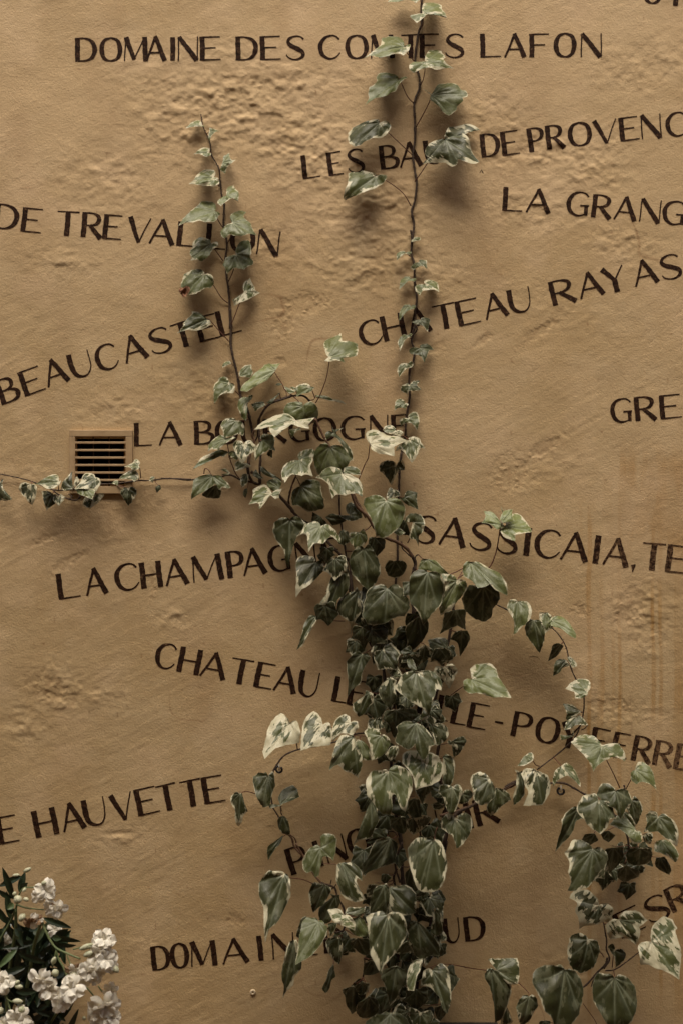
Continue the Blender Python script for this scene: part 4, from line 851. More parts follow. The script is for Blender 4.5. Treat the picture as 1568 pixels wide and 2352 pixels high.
E|u|82|1|.6|1230,372|1200,330 1150,280 1110,290! 1045,345! 1100,365 1160,400 1200,465! 1250,455 1270,410! 1260,380|
E|f|74|3|.4|1140,247|1180,250 1225,330 1222,370! 1180,330 1140,290|
E|m|76|1|.3|1395,282|1385,255 1340,237 1305,270! 1310,320 1285,385! 1340,385 1380,380! 1430,420 1490,465! 1525,490! 1535,400 1520,330 1470,280 1430,262|
E|u|66|1|.6|1420,452|1380,460 1355,520! 1410,535 1460,560 1505,600! 1535,545! 1510,490 1460,455|
E|d|56|0|.05|1400,572|1375,575 1367,620! 1390,655 1480,708! 1485,660 1460,600 1430,562|
E|m|98|1|.25|925,517|910,490 850,463 790,470 760,500 717,545! 750,600 735,660! 750,730 730,790! 800,785 880,760! 930,720 1005,725! 1010,650 1035,590! 1020,540 970,505|
E|D|62|0|0|1060,487|1005,510 1020,600 1050,680! 1072,745! 1110,650 1140,590! 1130,490|
E|D|66|0|0|1250,492|1190,500 1165,570! 1200,640 1270,655! 1330,630 1365,560! 1320,500|
E|D|60|0|0|1150,612|1100,650! 1110,730 1180,790! 1230,740 1270,740! 1265,680 1200,640|
E|D|54|0|0|930,392|870,400 845,450! 900,500! 970,460!|
E|D|58|0|0|1030,372|980,390 1000,450! 1050,480! 1090,420!|
E|f|60|2|.2|1300,397|1280,420 1290,460! 1335,475! 1355,420 1340,390|
E|f|60|2|.1|965,912|955,870 910,825 850,820 790,850 767,890! 810,905 800,960 820,1020 828,1100! 860,1060 930,1050! 1000,1030 1030,1040! 1065,980 1060,930 1020,897 985,900|
E|f|64|3|.3|1105,1017|1120,980 1170,960 1250,965 1320,1028! 1280,1055 1255,1070! 1258,1130 1230,1198! 1180,1160 1130,1140 1050,1170! 1020,1110! 1020,1060 1060,1020|
E|f|62|1|.1|890,1162|870,1135 820,1123 770,1150 750,1210 740,1300! 770,1370 830,1405! 900,1370 940,1330! 970,1240! 960,1180 920,1160|970,1245 1000,1285
E|f|56|1|.1|1075,1237|1080,1220 1060,1188 1028,1215! 1050,1250 1075,1300 1085,1365! 1130,1330 1168,1280! 1140,1235 1100,1230|1065,1300 1060,1360
E|m|78|2|.35|1340,1177|1350,1100 1400,1055 1480,1045 1530,1070! 1560,1115! 1535,1130 1550,1200 1560,1270! 1540,1350 1520,1420! 1450,1370 1380,1350! 1310,1325 1255,1330! 1243,1240 1260,1190 1300,1175|1300,1220 1240,1260
E|m|70|1|.3|225,1377|200,1350 173,1313! 230,1308 300,1310 385,1310! 395,1370 380,1465! 320,1470 280,1440! 250,1400|
E|f|74|0|.1|190,1372|160,1380 143,1430 180,1500! 200,1580 215,1680 220,1764! 260,1740 300,1650 330,1570! 335,1490 280,1430 240,1390|150,1380 0,1360
E|f|66|2|.2|300,1642|260,1690 260,1780! 320,1780! 350,1760! 320,1680|
E|m|98|0|.1|725,1387|700,1360 640,1348 560,1370 500,1420 490,1480! 530,1560 560,1640 620,1710 640,1800! 740,1760 820,1690! 840,1620 858,1560! 850,1480 810,1410 760,1382|
E|f|80|1|.15|465,1572|440,1560 395,1590 370,1650! 385,1730 410,1790! 460,1750 490,1690 530,1640! 520,1590 490,1560|460,1545 420,1500 380,1465
E|m|96|0|.15|1080,1442|1060,1418 1000,1415 945,1450 925,1530 930,1610! 970,1680 1010,1740 1060,1810! 1130,1770 1200,1720! 1235,1640! 1240,1560 1210,1480 1160,1435 1110,1425|
E|f|70|0|.1|580,1742|540,1750 530,1790! 600,1830! 620,1760|
5|u|60|0|1|1320,507|1290,470 1260,430 1215,425! 1220,460 1198,493! 1240,500 1280,530! 1318,520|
5|u|66|1|1|1335,512|1340,480 1390,440 1430,450 1460,490! 1490,545! 1420,555 1385,560! 1380,597! 1320,575 1302,545 1310,525|
5|u|74|0|1|1312,492|1300,470 1330,425 1380,415! 1372,450 1385,485! 1340,490 1300,498!|
5|m|60|0|.6|1325,442|1308,398! 1310,420 1320,440 1332,430! 1330,405!|
5|m|52|1|.3|245,1032|215,1025 180,1070 165,1130 150,1180 135,1222! 175,1190 200,1140 235,1080 250,1050|245,1040 340,1055 410,1058
6|f|30|1|.1|-10,602|20,570 25,640 45,690 108,735! 60,748 -30,745! -30,560|
6|f|34|2|.05|250,612|220,600 170,600 148,650! 180,700 215,720! 240,765 265,782! 290,740 300,690! 305,650! 290,615|
6|u|46|1|.4|485,592|470,545 430,530 385,545 340,580 285,612! 340,620 400,650 460,640 495,610! 497,580|
6|m|40|1|.1|600,645|580,503! 545,550 505,600 500,650! 550,668 600,650! 650,590! 620,550|
6|f|34|1|.05|430,687|390,665 330,670! 345,720 365,770 380,828! 430,790 455,770! 450,710|
6|m|42|3|.3|480,712|460,692 430,700 430,740! 490,790! 520,750 530,715! 500,692|
6|u|50|2|.3|780,557|760,530 710,517 680,530 660,590 640,620 615,650! 700,650 760,660! 800,670! 827,610 815,570 795,555|
6|u|60|1|.6|690,637|650,620 612,650! 640,690 700,710 770,738! 782,680! 775,640 730,625|
6|f|36|3|.2|790,692|740,700 690,730 680,780 735,815! 800,770 855,700! 840,685|
6|u|34|2|.5|1140,457|1145,430 1110,405 1075,440 1015,467! 1075,478 1090,505! 1148,485|1150,500 1155,560
6|u|36|2|.4|1130,522|1105,495 1060,500 1000,540 975,568! 1040,570 1085,575 1105,592! 1142,560|
6|u|30|2|.5|970,582|945,580 915,605! 950,615 970,625!|
6|f|30|2|.05|1045,642|1010,640 985,680 1010,720 1050,793! 1090,750 1120,690! 1115,650 1080,633|1020,635 960,620
6|m|24|2|.4|1270,552|1240,548 1222,580! 1255,602!|1280,590
6|f|20|0|0|1300,619|1275,640 1285,685! 1322,650! 1315,620|1270,590
"""
STEMS = [  # name-of-material, crop, radius mm at start and end, depth mm, points
 ('s','1',3.4,3.6,5,"905,-60 890,80 895,220 870,290 850,400 832,560 850,650 878,760 870,850 825,980 830,1150 832,1330 812,1480 830,1620 848,1760 830,1920 800,2020 822,2150 800,2330"),
 ('s','3',3.6,3.4,5,"792,110 805,200 795,330 825,430 828,600 850,760 832,880 835,1000 800,1160 825,1260 812,1380 780,1450 777,1600 780,1700 757,1850 742,1980 738,2080 700,2250 690,2330 680,2450"),
 ('s','3',2.4,2.4,8,"832,1000 850,1060 820,1110 802,1160"),
 ('s','2',1.6,3.6,4,"355,305 375,420 440,570 455,690 525,820 540,960 555,1080 578,1180 570,1370 605,1540 590,1680 600,1850 620,2000 630,2150 635,2360"),
 ('s','4',3.6,4.2,6,"478,60 483,200 480,300 495,400 525,520 545,650 558,705 600,780 628,900 642,960"),
 ('y','4',3.6,3.4,14,"650,930 635,970 650,1010 625,1080 612,1180"),
 ('s','4',4.4,5.0,12,"612,1120 603,1200 618,1270 650,1310 690,1312 672,1255 625,1230"),
 ('s','4',4.0,3.6,12,"690,1310 690,1200 695,1100 688,1000 680,880 700,820 740,760 790,728 850,705 925,680"),
 ('s','4',3.2,3.6,26,"790,728 880,700 930,684 1000,685 1045,725 1085,830 1100,880"),
 ('y','4',3.6,4.6,34,"1085,850 1110,900 1150,985 1200,1060 1260,1180 1330,1320 1365,1400 1400,1470 1450,1560"),
 ('y','5',4.6,5.6,46,"450,325 480,400 540,455 580,520 650,580 710,605 765,640 800,690"),
 ('s','5',5.6,6.4,36,"795,680 815,730 800,790 790,860 800,960 820,1080"),
 ('s','5',2.0,2.2,30,"812,730 815,690 830,675"),
 ('y','4',3.0,4.4,20,"830,1400 880,1450 920,1500 960,1560"),
 ('s','4',2.6,3.0,26,"945,1265 915,1340 895,1430 900,1460"),
 ('s','5',4.2,5.2,22,"35,340 90,400 140,460 230,520 330,620 390,680 440,720 450,860 500,1030 555,1180 620,1280 640,1400 660,1560"),
 ('s','5',3.0,3.2,8,"380,330 382,430 400,560 420,700 440,900"),
 ('s','5',3.4,3.6,6,"735,90 725,180 720,300 715,450 712,600 712,700 700,860"),
 ('s','5',2.2,2.2,20,"735,600 740,640 770,670 790,690"),
 ('s','5',5.0,5.0,14,"800,780 810,1000 790,1120 720,1220 700,1420 690,1580"),
 ('s','5',4.4,4.4,12,"1040,860 1030,1000 1000,1200 950,1400 920,1560"),
 ('p','5',1.9,2.3,44,"1300,530 1290,600 1272,680 1235,752 1150,790"),
 ('p','5',1.7,2.0,50,"1010,790 1050,775 1090,755 1120,770 1060,810"),
 ('s','8',1.6,2.4,22,"230,225 300,260 400,300 470,330 540,350 630,395 690,460 730,535 745,600 765,685 800,760 840,830 857,900 855,980 838,1070 800,1165 740,1235 670,1295 600,1350 520,1410"),
 ('s','5',2.2,2.4,24,"1180,930 1260,955 1340,992"),
 ('s','8',1.5,1.7,22,"885,1090 860,1115 838,1125"),
 ('y','8',5.2,4.6,18,"-180,1740 -60,1710 60,1665 200,1590 300,1545 370,1510 450,1470 520,1430"),
 ('s','8',3.4,3.4,12,"290,1535 340,1505 400,1490 540,1510 700,1505 780,1540 850,1580 930,1620"),
 ('s','8',3.2,3.2,16,"930,1620 1010,1600 1090,1575 1145,1550 1145,1520"),
 ('s','E',3.4,3.6,20,"930,170 1050,240 1130,330 1170,430 1180,520"),
 ('s','E',2.0,3.2,22,"1000,1050 1010,1110 1020,1170 1018,1230 1040,1300 1000,1370"),
 ('s','E',1.8,2.4,28,"1240,1260 1170,1315 1080,1375 1010,1385"),
 ('s','E',3.4,3.2,14,"1025,1290 1010,1340 950,1400 880,1480 820,1530 760,1620 700,1764"),
 ('s','E',1.8,1.8,14,"960,1385 930,1440 908,1500"),
 ('p','E',1.2,1.3,20,"850,1620 900,1690 935,1740 955,1790"),
 ('s','7',3.2,2.6,14,"1040,260 980,300 930,322 870,330 740,380 640,402 520,425 430,460 382,510 345,580 330,680 345,790"),
 ('s','7',2.2,2.6,16,"335,780 385,860 430,950 455,980"),
 ('s','7',1.6,1.6,18,"395,780 400,830 410,850"),
 ('y','7',3.2,3.6,22,"440,960 470,1000 480,1040 510,1080 550,1112"),
 ('y','7',2.0,2.0,22,"455,970 490,1000 500,1050"),
 ('y','T',3.4,3.8,30,"360,80 400,150 440,210 490,300 530,350 560,390"),
 ('s','T',3.4,3.4,30,"540,360 600,380 640,400 660,470 700,540 710,620 700,700 640,720"),
 ('s','T',2.0,1.6,30,"605,385 612,350 615,340"), ('s','T',1.8,1.6,30,"612,410 640,385 650,370"),
 ('y','T',2.0,2.0,44,"560,765 640,755 690,735"),
 ('s','N',5.4,5.6,16,"420,400 405,560 415,700 430,880 465,1080 490,1200 495,1400 500,1568"),
 ('s','N',3.4,3.4,28,"500,1200 460,1290 440,1400 480,1530"),
 ('s','N',5.0,5.2,14,"800,395 785,470 790,600 830,760 850,900 870,1050 850,1200 820,1400"),
 ('s','N',4.8,4.8,22,"830,1230 860,1120 905,1010 960,950 1060,905 1150,850"),
 ('s','T',5.4,5.2,12,"1100,40 1125,150 1115,250 1135,400 1140,560 1120,760 1080,950 1060,1200 1080,1450"),
 ('s','T',4.4,4.6,18,"1440,60 1400,250 1360,400 1350,540 1310,700 1265,860 1240,1000 1225,1150 1230,1350"),
 ('s','T',3.6,3.8,16,"1080,260 1060,340 1100,480 1150,700 1180,860 1200,1100 1190,1300"),
 ('s','T',2.4,2.4,34,"850,900 850,960 840,1040"),
 ('p','T',1.2,1.2,30,"1220,490 1290,515 1345,545"), ('p','T',1.1,1.1,40,"550,220 600,225 650,228"),
 ('p','7',1.3,1.3,34,"870,338 930,342 990,345"),
 ('s','6',1.8,2.6,9,"-60,520 0,528 100,548 200,570 260,588 340,620 430,655 500,662 580,650 640,640 700,630 830,612 920,608 1040,595 1140,582 1240,580 1350,566 1450,566 1568,573"),
 ('s','6',2.4,2.4,11,"430,655 470,690 530,720 600,742 640,735 660,700"), ('s','6',1.6,1.6,11,"560,690 590,715 570,730"),
 ('s','4',2.6,3.2,9,"-20,1278 100,1281 170,1290 220,1285 300,1278 400,1268 460,1252 500,1260 540,1282 610,1300 650,1312"),
 ('p','4',1.5,1.8,20,"470,1125 490,1180 515,1240 540,1275"),
 ('s','7',2.0,2.0,30,"960,1000 1100,950 1140,980"),
 ('s','N',2.4,2.4,20,"1330,760 1400,720 1440,700"),
]
rv = random.Random(11)
ivy = empty("climbing_ivy", (wx(940), -.02, wz(2352)))
tag(ivy, "variegated green and cream climbing ivy spreading up the ochre wall", "ivy")
def bulge(c, y):      # the old growth low down stands further off the wall
    return 1.0 if c == '6' else 1+1.05*min(1, max(0, (y-1300)/420))
# stems -------------------------------------------------------------
stem_depth = []     # (x, y, depth) samples so that stalks end on a stem
MATS = {'s': M_STEM, 'y': M_STEM2, 'p': M_PET}
for mk, c, r0, r1, dep, s in STEMS:
    pts = [mm(c, *[float(q) for q in tok.split(',')]) for tok in s.split()]
    C_ = catmull(pts, 7)
    L = len(C_)
    P3, rad = [], []
    ph = rv.uniform(0, 9)
    for i, p in enumerate(C_):
        tt = i/(L-1)
        d = max(dep*bulge(c, p[1]) + 1.6*math.sin(i*.23+ph), (r0+r1)/2+1.0)
        h = float(hz(p[0], p[1])) if 0 < p[0] < 1568 else 0
        d = d+h
        stem_depth.append((p[0], p[1], d))
        P3.append((wx(p[0], d), -d/1000, wz(p[1], d)))
        r = (r0+(r1-r0)*tt)*.5*1.38
        if mk != 'p':
            r *= 1+.10*math.sin(i*.9+ph)+.07*math.sin(i*2.3+ph*2)
            if i % 21 == 10: r *= 1.3
        rad.append(r/1000*1.0)
    vs, fs = [], []
    tube(vs, fs, P3, rad, 8 if mk != 'p' else 6, .07 if mk != 'p' else 0, rv)
    if mk == 's' and dep < 30:        # clinging rootlets
        for i in range(2, L-1):
            if rv.random() < (.55 if dep < 8 else .2):
                for _ in range(rv.choice((1, 2, 3))):
                    p = Vector(P3[i]); q = p + Vector((rv.choice((-1, 1, 1))*rv.uniform(.002, .0042), rv.uniform(.0, .003), rv.uniform(-.003, .003)))
                    tube(vs, fs, [p, q], [.0006, .0003], 4)
    o = mesh_obj("stem", vs, fs, MATS[mk], ivy); child_loc(o, ivy)
stem_depth = np.array(stem_depth)
def stem_at(x, y, default):
    d = np.hypot(stem_depth[:, 0]-x, stem_depth[:, 1]-y); i = d.argmin()
    return stem_depth[i, 2] if d[i] < 16 else default

RINGS = [0, .10, .22, .34, .46, .58, .70, .80, .88, .94, .98, 1.0]
NA = 72
TILT = {'u': .82, 'm': .48, 'f': .16, 'd': -.25, 'D': -.75}
THR = {0: .035, 1: .115, 2: .24, 3: .31}
def build_leaf(outline, base, tilt, depth, var, light, stalk, idx, mat=None, name="leaf"):
    rnd = random.Random(idx*7+3)
    bx, by = base
    # closed outline, smoothed between the pointed places
    segs, cur = [], [(bx, by)]
    for x, y, cusp in outline:
        cur.append((x, y))
        if cusp: segs.append(cur); cur = [(x, y)]
    cur.append((bx, by)); segs.append(cur)
    dense = []
    for s_ in segs:
        q = catmull(s_, 8)
        if len(q) > 2:
            dense += [tuple(v) for v in q[:-1]]
    dense = np.array(dense)
    # resample by arc length, keeping the pointed places sharp
    close = np.vstack([dense, dense[:1]])
    sl = np.r_[0, np.cumsum(np.hypot(*np.diff(close, axis=0).T))]
    tt = np.linspace(0, sl[-1], NA, endpoint=False)
    for x, y, cusp in outline:
        if cusp:
            k = np.hypot(dense[:, 0]-x, dense[:, 1]-y).argmin()
            j = 1+np.abs(tt[1:]-sl[k]).argmin(); tt[j] = sl[k]
    tt.sort()
    O = np.stack([np.interp(tt, sl, close[:, 0]), np.interp(tt, sl, close[:, 1])], 1)
    oc = O.mean(0); rad = np.hypot(*(O-oc).T); jit = np.array([rnd.gauss(0, 1) for _ in range(len(O))])
    jit = .6*jit+.4*np.roll(jit, 1)
    O = oc+(O-oc)*(1+.020*jit)[:, None]
    far = [(math.hypot(x-bx, y-by), x, y) for x, y, cu in outline if cu]
    if not far: far = [(math.hypot(x-bx, y-by), x, y) for x, y, cu in outline]
    far.sort(reverse=True)
    size, tx, ty = far[0]
    cen = O.mean(0)
    size = max(size, 1)
    # midrib direction: halfway between tip and centroid directions
    ax = np.array([tx-bx, ty-by])/size
    bc = cen-np.array([bx, by]); bcl = np.hypot(*bc)+1e-6
    ax = ax*.75+bc/bcl*.25; ax /= np.hypot(*ax)
    pn = np.array([-ax[1], ax[0]])
    veins = [math.atan2(y-by, x-bx) for d_, x, y in far if d_ > .35*size]
    a0 = math.atan2(ax[1], ax[0])
    for da in (38, -38, 72, -72):
        v = a0+R(da)
        if all(abs((v-w+math.pi) % (2*math.pi)-math.pi) > R(24) for w in veins): veins.append(v)
    k_tilt = TILT[tilt]*rnd.uniform(.85, 1.15)
    side = rnd.uniform(-.15, .15)
    wave_a = rnd.uniform(.015, .036)*size; w1, w2 = rnd.uniform(0, 6), rnd.uniform(0, 6)
    dome = rnd.uniform(.18, .34); groove = rnd.uniform(.14, .28); tipc = rnd.uniform(.15, .45)
    if tilt in 'dD': dome *= 1.2
    P = [np.array([[bx, by]])]
    for r in RINGS[1:]:
        P.append(np.array([bx, by])+(O-np.array([bx, by]))*r)
    P = np.vstack(P)
    rr = np.concatenate([[0], np.repeat(RINGS[1:], len(O))])
    rel = P-np.array([bx, by])
    u = rel@ax/size; v = rel@pn/size
    # depth field
    z = -k_tilt*(P[:, 1]-cen[1])*-1.0*-1.0      # higher on the wall -> nearer to it
    z = k_tilt*(P[:, 1]-cen[1])
    z = z + side*(P[:, 0]-cen[0])
    z = z*(.9) + size*(-dome*(np.abs(v)**1.7)*1.9 + groove*np.minimum(np.abs(v), .16) - tipc*np.clip(u-.45, 0, 1)**2*1.6)
    th = np.arctan2(rel[:, 1], rel[:, 0])
    z = z + wave_a*rr**2*(np.sin(th*5+w1)+.7*np.sin(th*9+w2)*rr)
    vein = np.zeros(len(P)); dist = np.hypot(rel[:, 0], rel[:, 1])
    for a_ in veins:
        da = (th-a_+math.pi) % (2*math.pi)-math.pi
        pd = dist*np.abs(np.sin(np.clip(da, -1.5, 1.5)))
        vein = np.maximum(vein, np.exp(-(pd/(1.1+.008*size))**2)*np.clip(1.1-rr*.8, 0, 1)*(np.abs(da) < 1))
    # quilted swelling between the main veins
    sw = np.ones(len(P))
    for a_ in veins:
        da = (th-a_+math.pi) % (2*math.pi)-math.pi
        pd = dist*np.abs(np.sin(np.clip(da, -1.5, 1.5)))
        sw = np.minimum(sw, np.clip(pd/(.12*size), 0, 1))
    z = z + .034*size*sw*np.clip(1.2-rr, 0, 1)
    cw = max(5.0, size*.17)
    z = z + size*(.085*vnoise(P[:, 0], P[:, 1], cw*1.7, idx % 90+200)+.045*vnoise(P[:, 0], P[:, 1], cw*.8, idx % 90+300))*np.clip(rr*2, 0, 1)
    hmax = float(hz(cen[0], cen[1])) if 0 < cen[0] < 1568 else 0
    zz = depth + z
    lo = zz.min()
    if lo < hmax+5: zz = zz + (hmax+5-lo)
    # distance to the outline (in leaf sizes)
    ed = np.sqrt(((P[:, None, :]-O[None, :, :])**2).sum(2)).min(1)/max(size, 1)
    ed = ed*(size/ (np.sqrt(abs(np.sum(O[:, 0]*np.roll(O[:, 1], -1)-O[:, 1]*np.roll(O[:, 0], -1)))/2)+1e-6))*.9
    n = len(O)
    dm = float(zz.mean())
    sc = (D-dm/1000)/D
    vs = [((wx(p[0]) - CX)*sc+CX, -q/1000, (wz(p[1])-CZ)*sc+CZ) for p, q in zip(P, zz)]
    fs = []
    nr = len(RINGS)-1
    for k in range(n):
        k2 = (k+1) % n
        fs.append((0, 1+k2, 1+k))
        for r in range(nr-1):
            a_ = 1+r*n
            fs.append((a_+k, a_+k2, a_+n+k2, a_+n+k))
    # orientation: area sign
    area = np.sum(O[:, 0]*np.roll(O[:, 1], -1)-O[:, 1]*np.roll(O[:, 0], -1))
    if area < 0: fs = [f[::-1] for f in fs] 
    f = fs[0]; e1 = Vector(vs[f[1]])-Vector(vs[f[0]]); e2 = Vector(vs[f[2]])-Vector(vs[f[0]])
    # majority test on the facing direction
    s_ = 0
    for f in fs[::7]:
        a1, b1, c1 = Vector(vs[f[0]]), Vector(vs[f[1]]), Vector(vs[f[2]])
        s_ += (b1-a1).cross(c1-a1).y
    if s_ > 0: fs = [f[::-1] for f in fs]
    org = vs[0]
    o = mesh_obj(name, vs, fs, mat or M_LEAF, ivy, origin=org)
    child_loc(o, ivy)
    me = o.data
    thr = THR[var]*rnd.uniform(.85, 1.2)
    a_ = me.attributes.new("lf", 'FLOAT_COLOR', 'POINT')
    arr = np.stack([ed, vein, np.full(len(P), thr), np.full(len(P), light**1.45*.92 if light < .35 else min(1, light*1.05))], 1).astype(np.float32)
    a_.data.foreach_set("color", arr.ravel())
    a_ = me.attributes.new("st", 'FLOAT_VECTOR', 'POINT')
    thr_ = (th-a0+math.pi) % (2*math.pi)
    arr = np.stack([1.5*v, 1.1*u, np.full(len(P), idx*3.7 % 211)], 1).astype(np.float32)
    a_.data.foreach_set("vector", arr.ravel())
    # the stalk
    if stalk is not False:
        bz = float(zz[0])-.6
        if stalk:
            pts = [(bx, by)]+stalk
            dend = stem_at(*pts[-1], 12)
        else:
            # to the nearest stem, if one is near
            d = np.hypot(stem_depth[:, 0]-bx, (stem_depth[:, 1]-by)*1.0)
            dd = d + np.where(stem_depth[:, 2] > bz+8, 60, 0)
            i = dd.argmin()
            if d[i] > 75:
                pts = [(bx, by), (bx*.6+cen[0]*.4+6, by+20)]; dend = max(bz-25, 6)
            else:
                ex, ey = stem_depth[i, 0], stem_depth[i, 1]
                pts = [(bx, by), ((bx+ex)/2+rnd.uniform(-4, 4), (by+ey)/2+3), (ex, ey)]; dend = stem_depth[i, 2]
        if len(pts) > 1:
            C_ = catmull(pts, 5) if len(pts) > 2 else catmull(pts, 4)
            L = len(C_); P3 = []
            for i, p in enumerate(C_):
                q = i/(L-1); d = bz+(dend-bz)*(q**.8)
                if i > 0 and bz > dend: d = min(d, bz-2.0*min(1, q*6))
                P3.append((wx(p[0], d), -d/1000, wz(p[1], d)))
            vs2, fs2 = [], []
            tube(vs2, fs2, P3, np.linspace(.00085, .00125, L)*(1 if size > 28 else .7), 6)
            so = mesh_obj("leaf_stalk", vs2, fs2, M_PET, o, origin=P3[0])
            so.location = Vector(P3[0])-Vector(org)
    return o
ALL = []
for li, ln in enumerate(l for l in LEAVES.strip().splitlines() if l.strip()):
    c, tilt, dep, var, light, base, outl, stalk = ln.split('|')
    b = mm(c, *[float(q) for q in base.split(',')])
    st_ = [p[:2] for p in parse(c, stalk)] if stalk.strip() else None
    o = build_leaf(parse(c, outl), b, tilt, float(dep)*bulge(c, b[1]), int(var), float(light), st_, li)
    ALL.append((b, li, o))
# dark leaves deep in the thick of the plant, seen between the others
TPL = [(0,0),(.12,.34),(-.02,.5),(-.3,.52),(-.55,.62,1),(-.62,.3),(-1,0.02,1),(-.66,-.28),(-.5,-.6,1),(-.25,-.5),(.02,-.5),(.12,-.3)]
rf = random.Random(77)
spots = []
for (x0, x1, y0, y1, n) in [(810,1060,1300,1480,12),(840,1040,1480,1640,18),(860,1000,1640,1800,14),(830,1050,1800,1960,17),(820,1020,2000,2150,18),(790,1020,2150,2360,30),(1370,1490,1930,2030,10),(720,830,1230,1400,4)]:
    for _ in range(n): spots.append((rf.uniform(x0, x1), rf.uniform(y0, y1)))
rf.shuffle(spots)
room = max(0, 298-len(ALL)); extra = []
for k, (x, y) in enumerate(spots):
    s = rf.uniform(34, 62); an = R(rf.gauss(-90, 35))
    pts = []
    for q in TPL[1:]:
        u, v = -q[0]*s*rf.uniform(.9, 1.1), q[1]*s*rf.uniform(.8, 1.0)
        pts.append((x+u*math.cos(-an)-v*math.sin(-an), y+u*math.sin(-an)+v*math.cos(-an), len(q) > 2))
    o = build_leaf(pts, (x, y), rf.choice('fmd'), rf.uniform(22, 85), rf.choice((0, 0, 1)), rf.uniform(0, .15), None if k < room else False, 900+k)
    if k >= room: extra.append(o)
if extra:       # past the first three hundred leaves: the rest as one dense mass
    co, fa, lf_, st2, nb = [], [], [], [], 0
    for o in extra:
        m_ = o.data; n_ = len(m_.vertices)
        for v in m_.vertices: co.append(tuple(v.co+Vector(o.location)+Vector(ivy.location)))
        for p_ in m_.polygons: fa.append(tuple(q+nb for q in p_.vertices))
        b1 = np.empty(n_*4, np.float32); m_.attributes['lf'].data.foreach_get('color', b1); lf_.append(b1)
        b2 = np.empty(n_*3, np.float32); m_.attributes['st'].data.foreach_get('vector', b2); st2.append(b2)
        nb += n_; bpy.data.objects.remove(o, do_unlink=True); bpy.data.meshes.remove(m_)
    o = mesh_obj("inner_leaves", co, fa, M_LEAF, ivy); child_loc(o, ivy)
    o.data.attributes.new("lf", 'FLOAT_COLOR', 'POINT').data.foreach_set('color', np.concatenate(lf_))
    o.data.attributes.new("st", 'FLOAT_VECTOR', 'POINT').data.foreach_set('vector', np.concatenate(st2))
    o['kind'] = 'stuff'; o['label'] = "dark inner ivy leaves deep in the middle of the plant"
print("leaves", len(ALL), room, len(extra))
# the shrivelled brown tip of one leaf
for (c, x0, y0, x1, y1) in [('2', 235, 1955, 190, 2065)]:
    vs, fs = [], []
    n = 9; m = 7
    for i in range(n):
        for j in range(m):
            u = i/(n-1); v = j/(m-1)
            px = 238-75*v+18*math.sin(u*5+v*3)-u*8; py = 1952+10*v+u*95+10*math.sin(v*9+u*2)
            X_, Y_ = mm(c, px, py); d = 42+3.2*math.sin(v*11+u*3)+4*u*math.sin(u*7)
            vs.append((wx(X_, d), -d/1000, wz(Y_, d)))
    for i in range(n-1):
        for j in range(m-1): fs.append((i*m+j, i*m+j+1, (i+1)*m+j+1, (i+1)*m+j))
    host = min(ALL, key=lambda q: math.hypot(q[0][0]-mm('2', 385, 1835)[0], q[0][1]-mm('2', 385, 1835)[1]))[2]
    o = mesh_obj("withered_tip", vs, fs, M_DRY, host, origin=vs[0])
    o['label'] = "shrivelled brown leaf tip"
    o.location = Vector(vs[0])-Vector(ivy.location)-Vector(host.location)
# ---------------------------------------------------------------- oleander, lower left, nearer to the lens
def om(x, y): return ((x*.3827)*K, (3100+y*.3827)*K)
ole = empty("oleander_bush", (wx(10), -.22, wz(2500)))
tag(ole, "white flowering oleander bush with narrow dark leaves in the lower left corner", "oleander")
ro = random.Random(5)
def opos(x, y, d): X_, Y_ = om(x, y); return Vector((wx(X_, d), -d/1000, wz(Y_, d)))
def lance(x0, y0, x1, y1, w, d0, d1, mat):
    a, b = opos(x0, y0, d0), opos(x1, y1, d1)
    ax = b-a; L = ax.length; ax.normalize()
    sd = ax.cross(Vector((ro.uniform(-.4, .4), -1, ro.uniform(-.5, .3)))).normalized(); up = sd.cross(ax)
    if up.y > 0: sd = -sd; up = -up
    vs, fs = [], []; n = 12; bend = ro.uniform(-.06, .10)
    for i in range(n+1):
        t_ = i/n; ww = w*(math.sin(math.pi*min(1, t_*.96+.02))**.75)*(1-.25*t_)
        c = a+ax*L*t_-up*bend*L*(t_-.5)**2*2-Vector((0, 0, 1))*L*.05*t_*t_
        for s in (-1, -.5, 0, .5, 1):
            vs.append(tuple(c+sd*ww*s/2+up*abs(s)*ww*.22))
    for i in range(n):
        for k in range(4): fs.append((i*5+k, i*5+k+1, (i+1)*5+k+1, (i+1)*5+k))
    o = mesh_obj("leaf", vs, fs, mat, ole, origin=vs[2]); child_loc(o, ole)
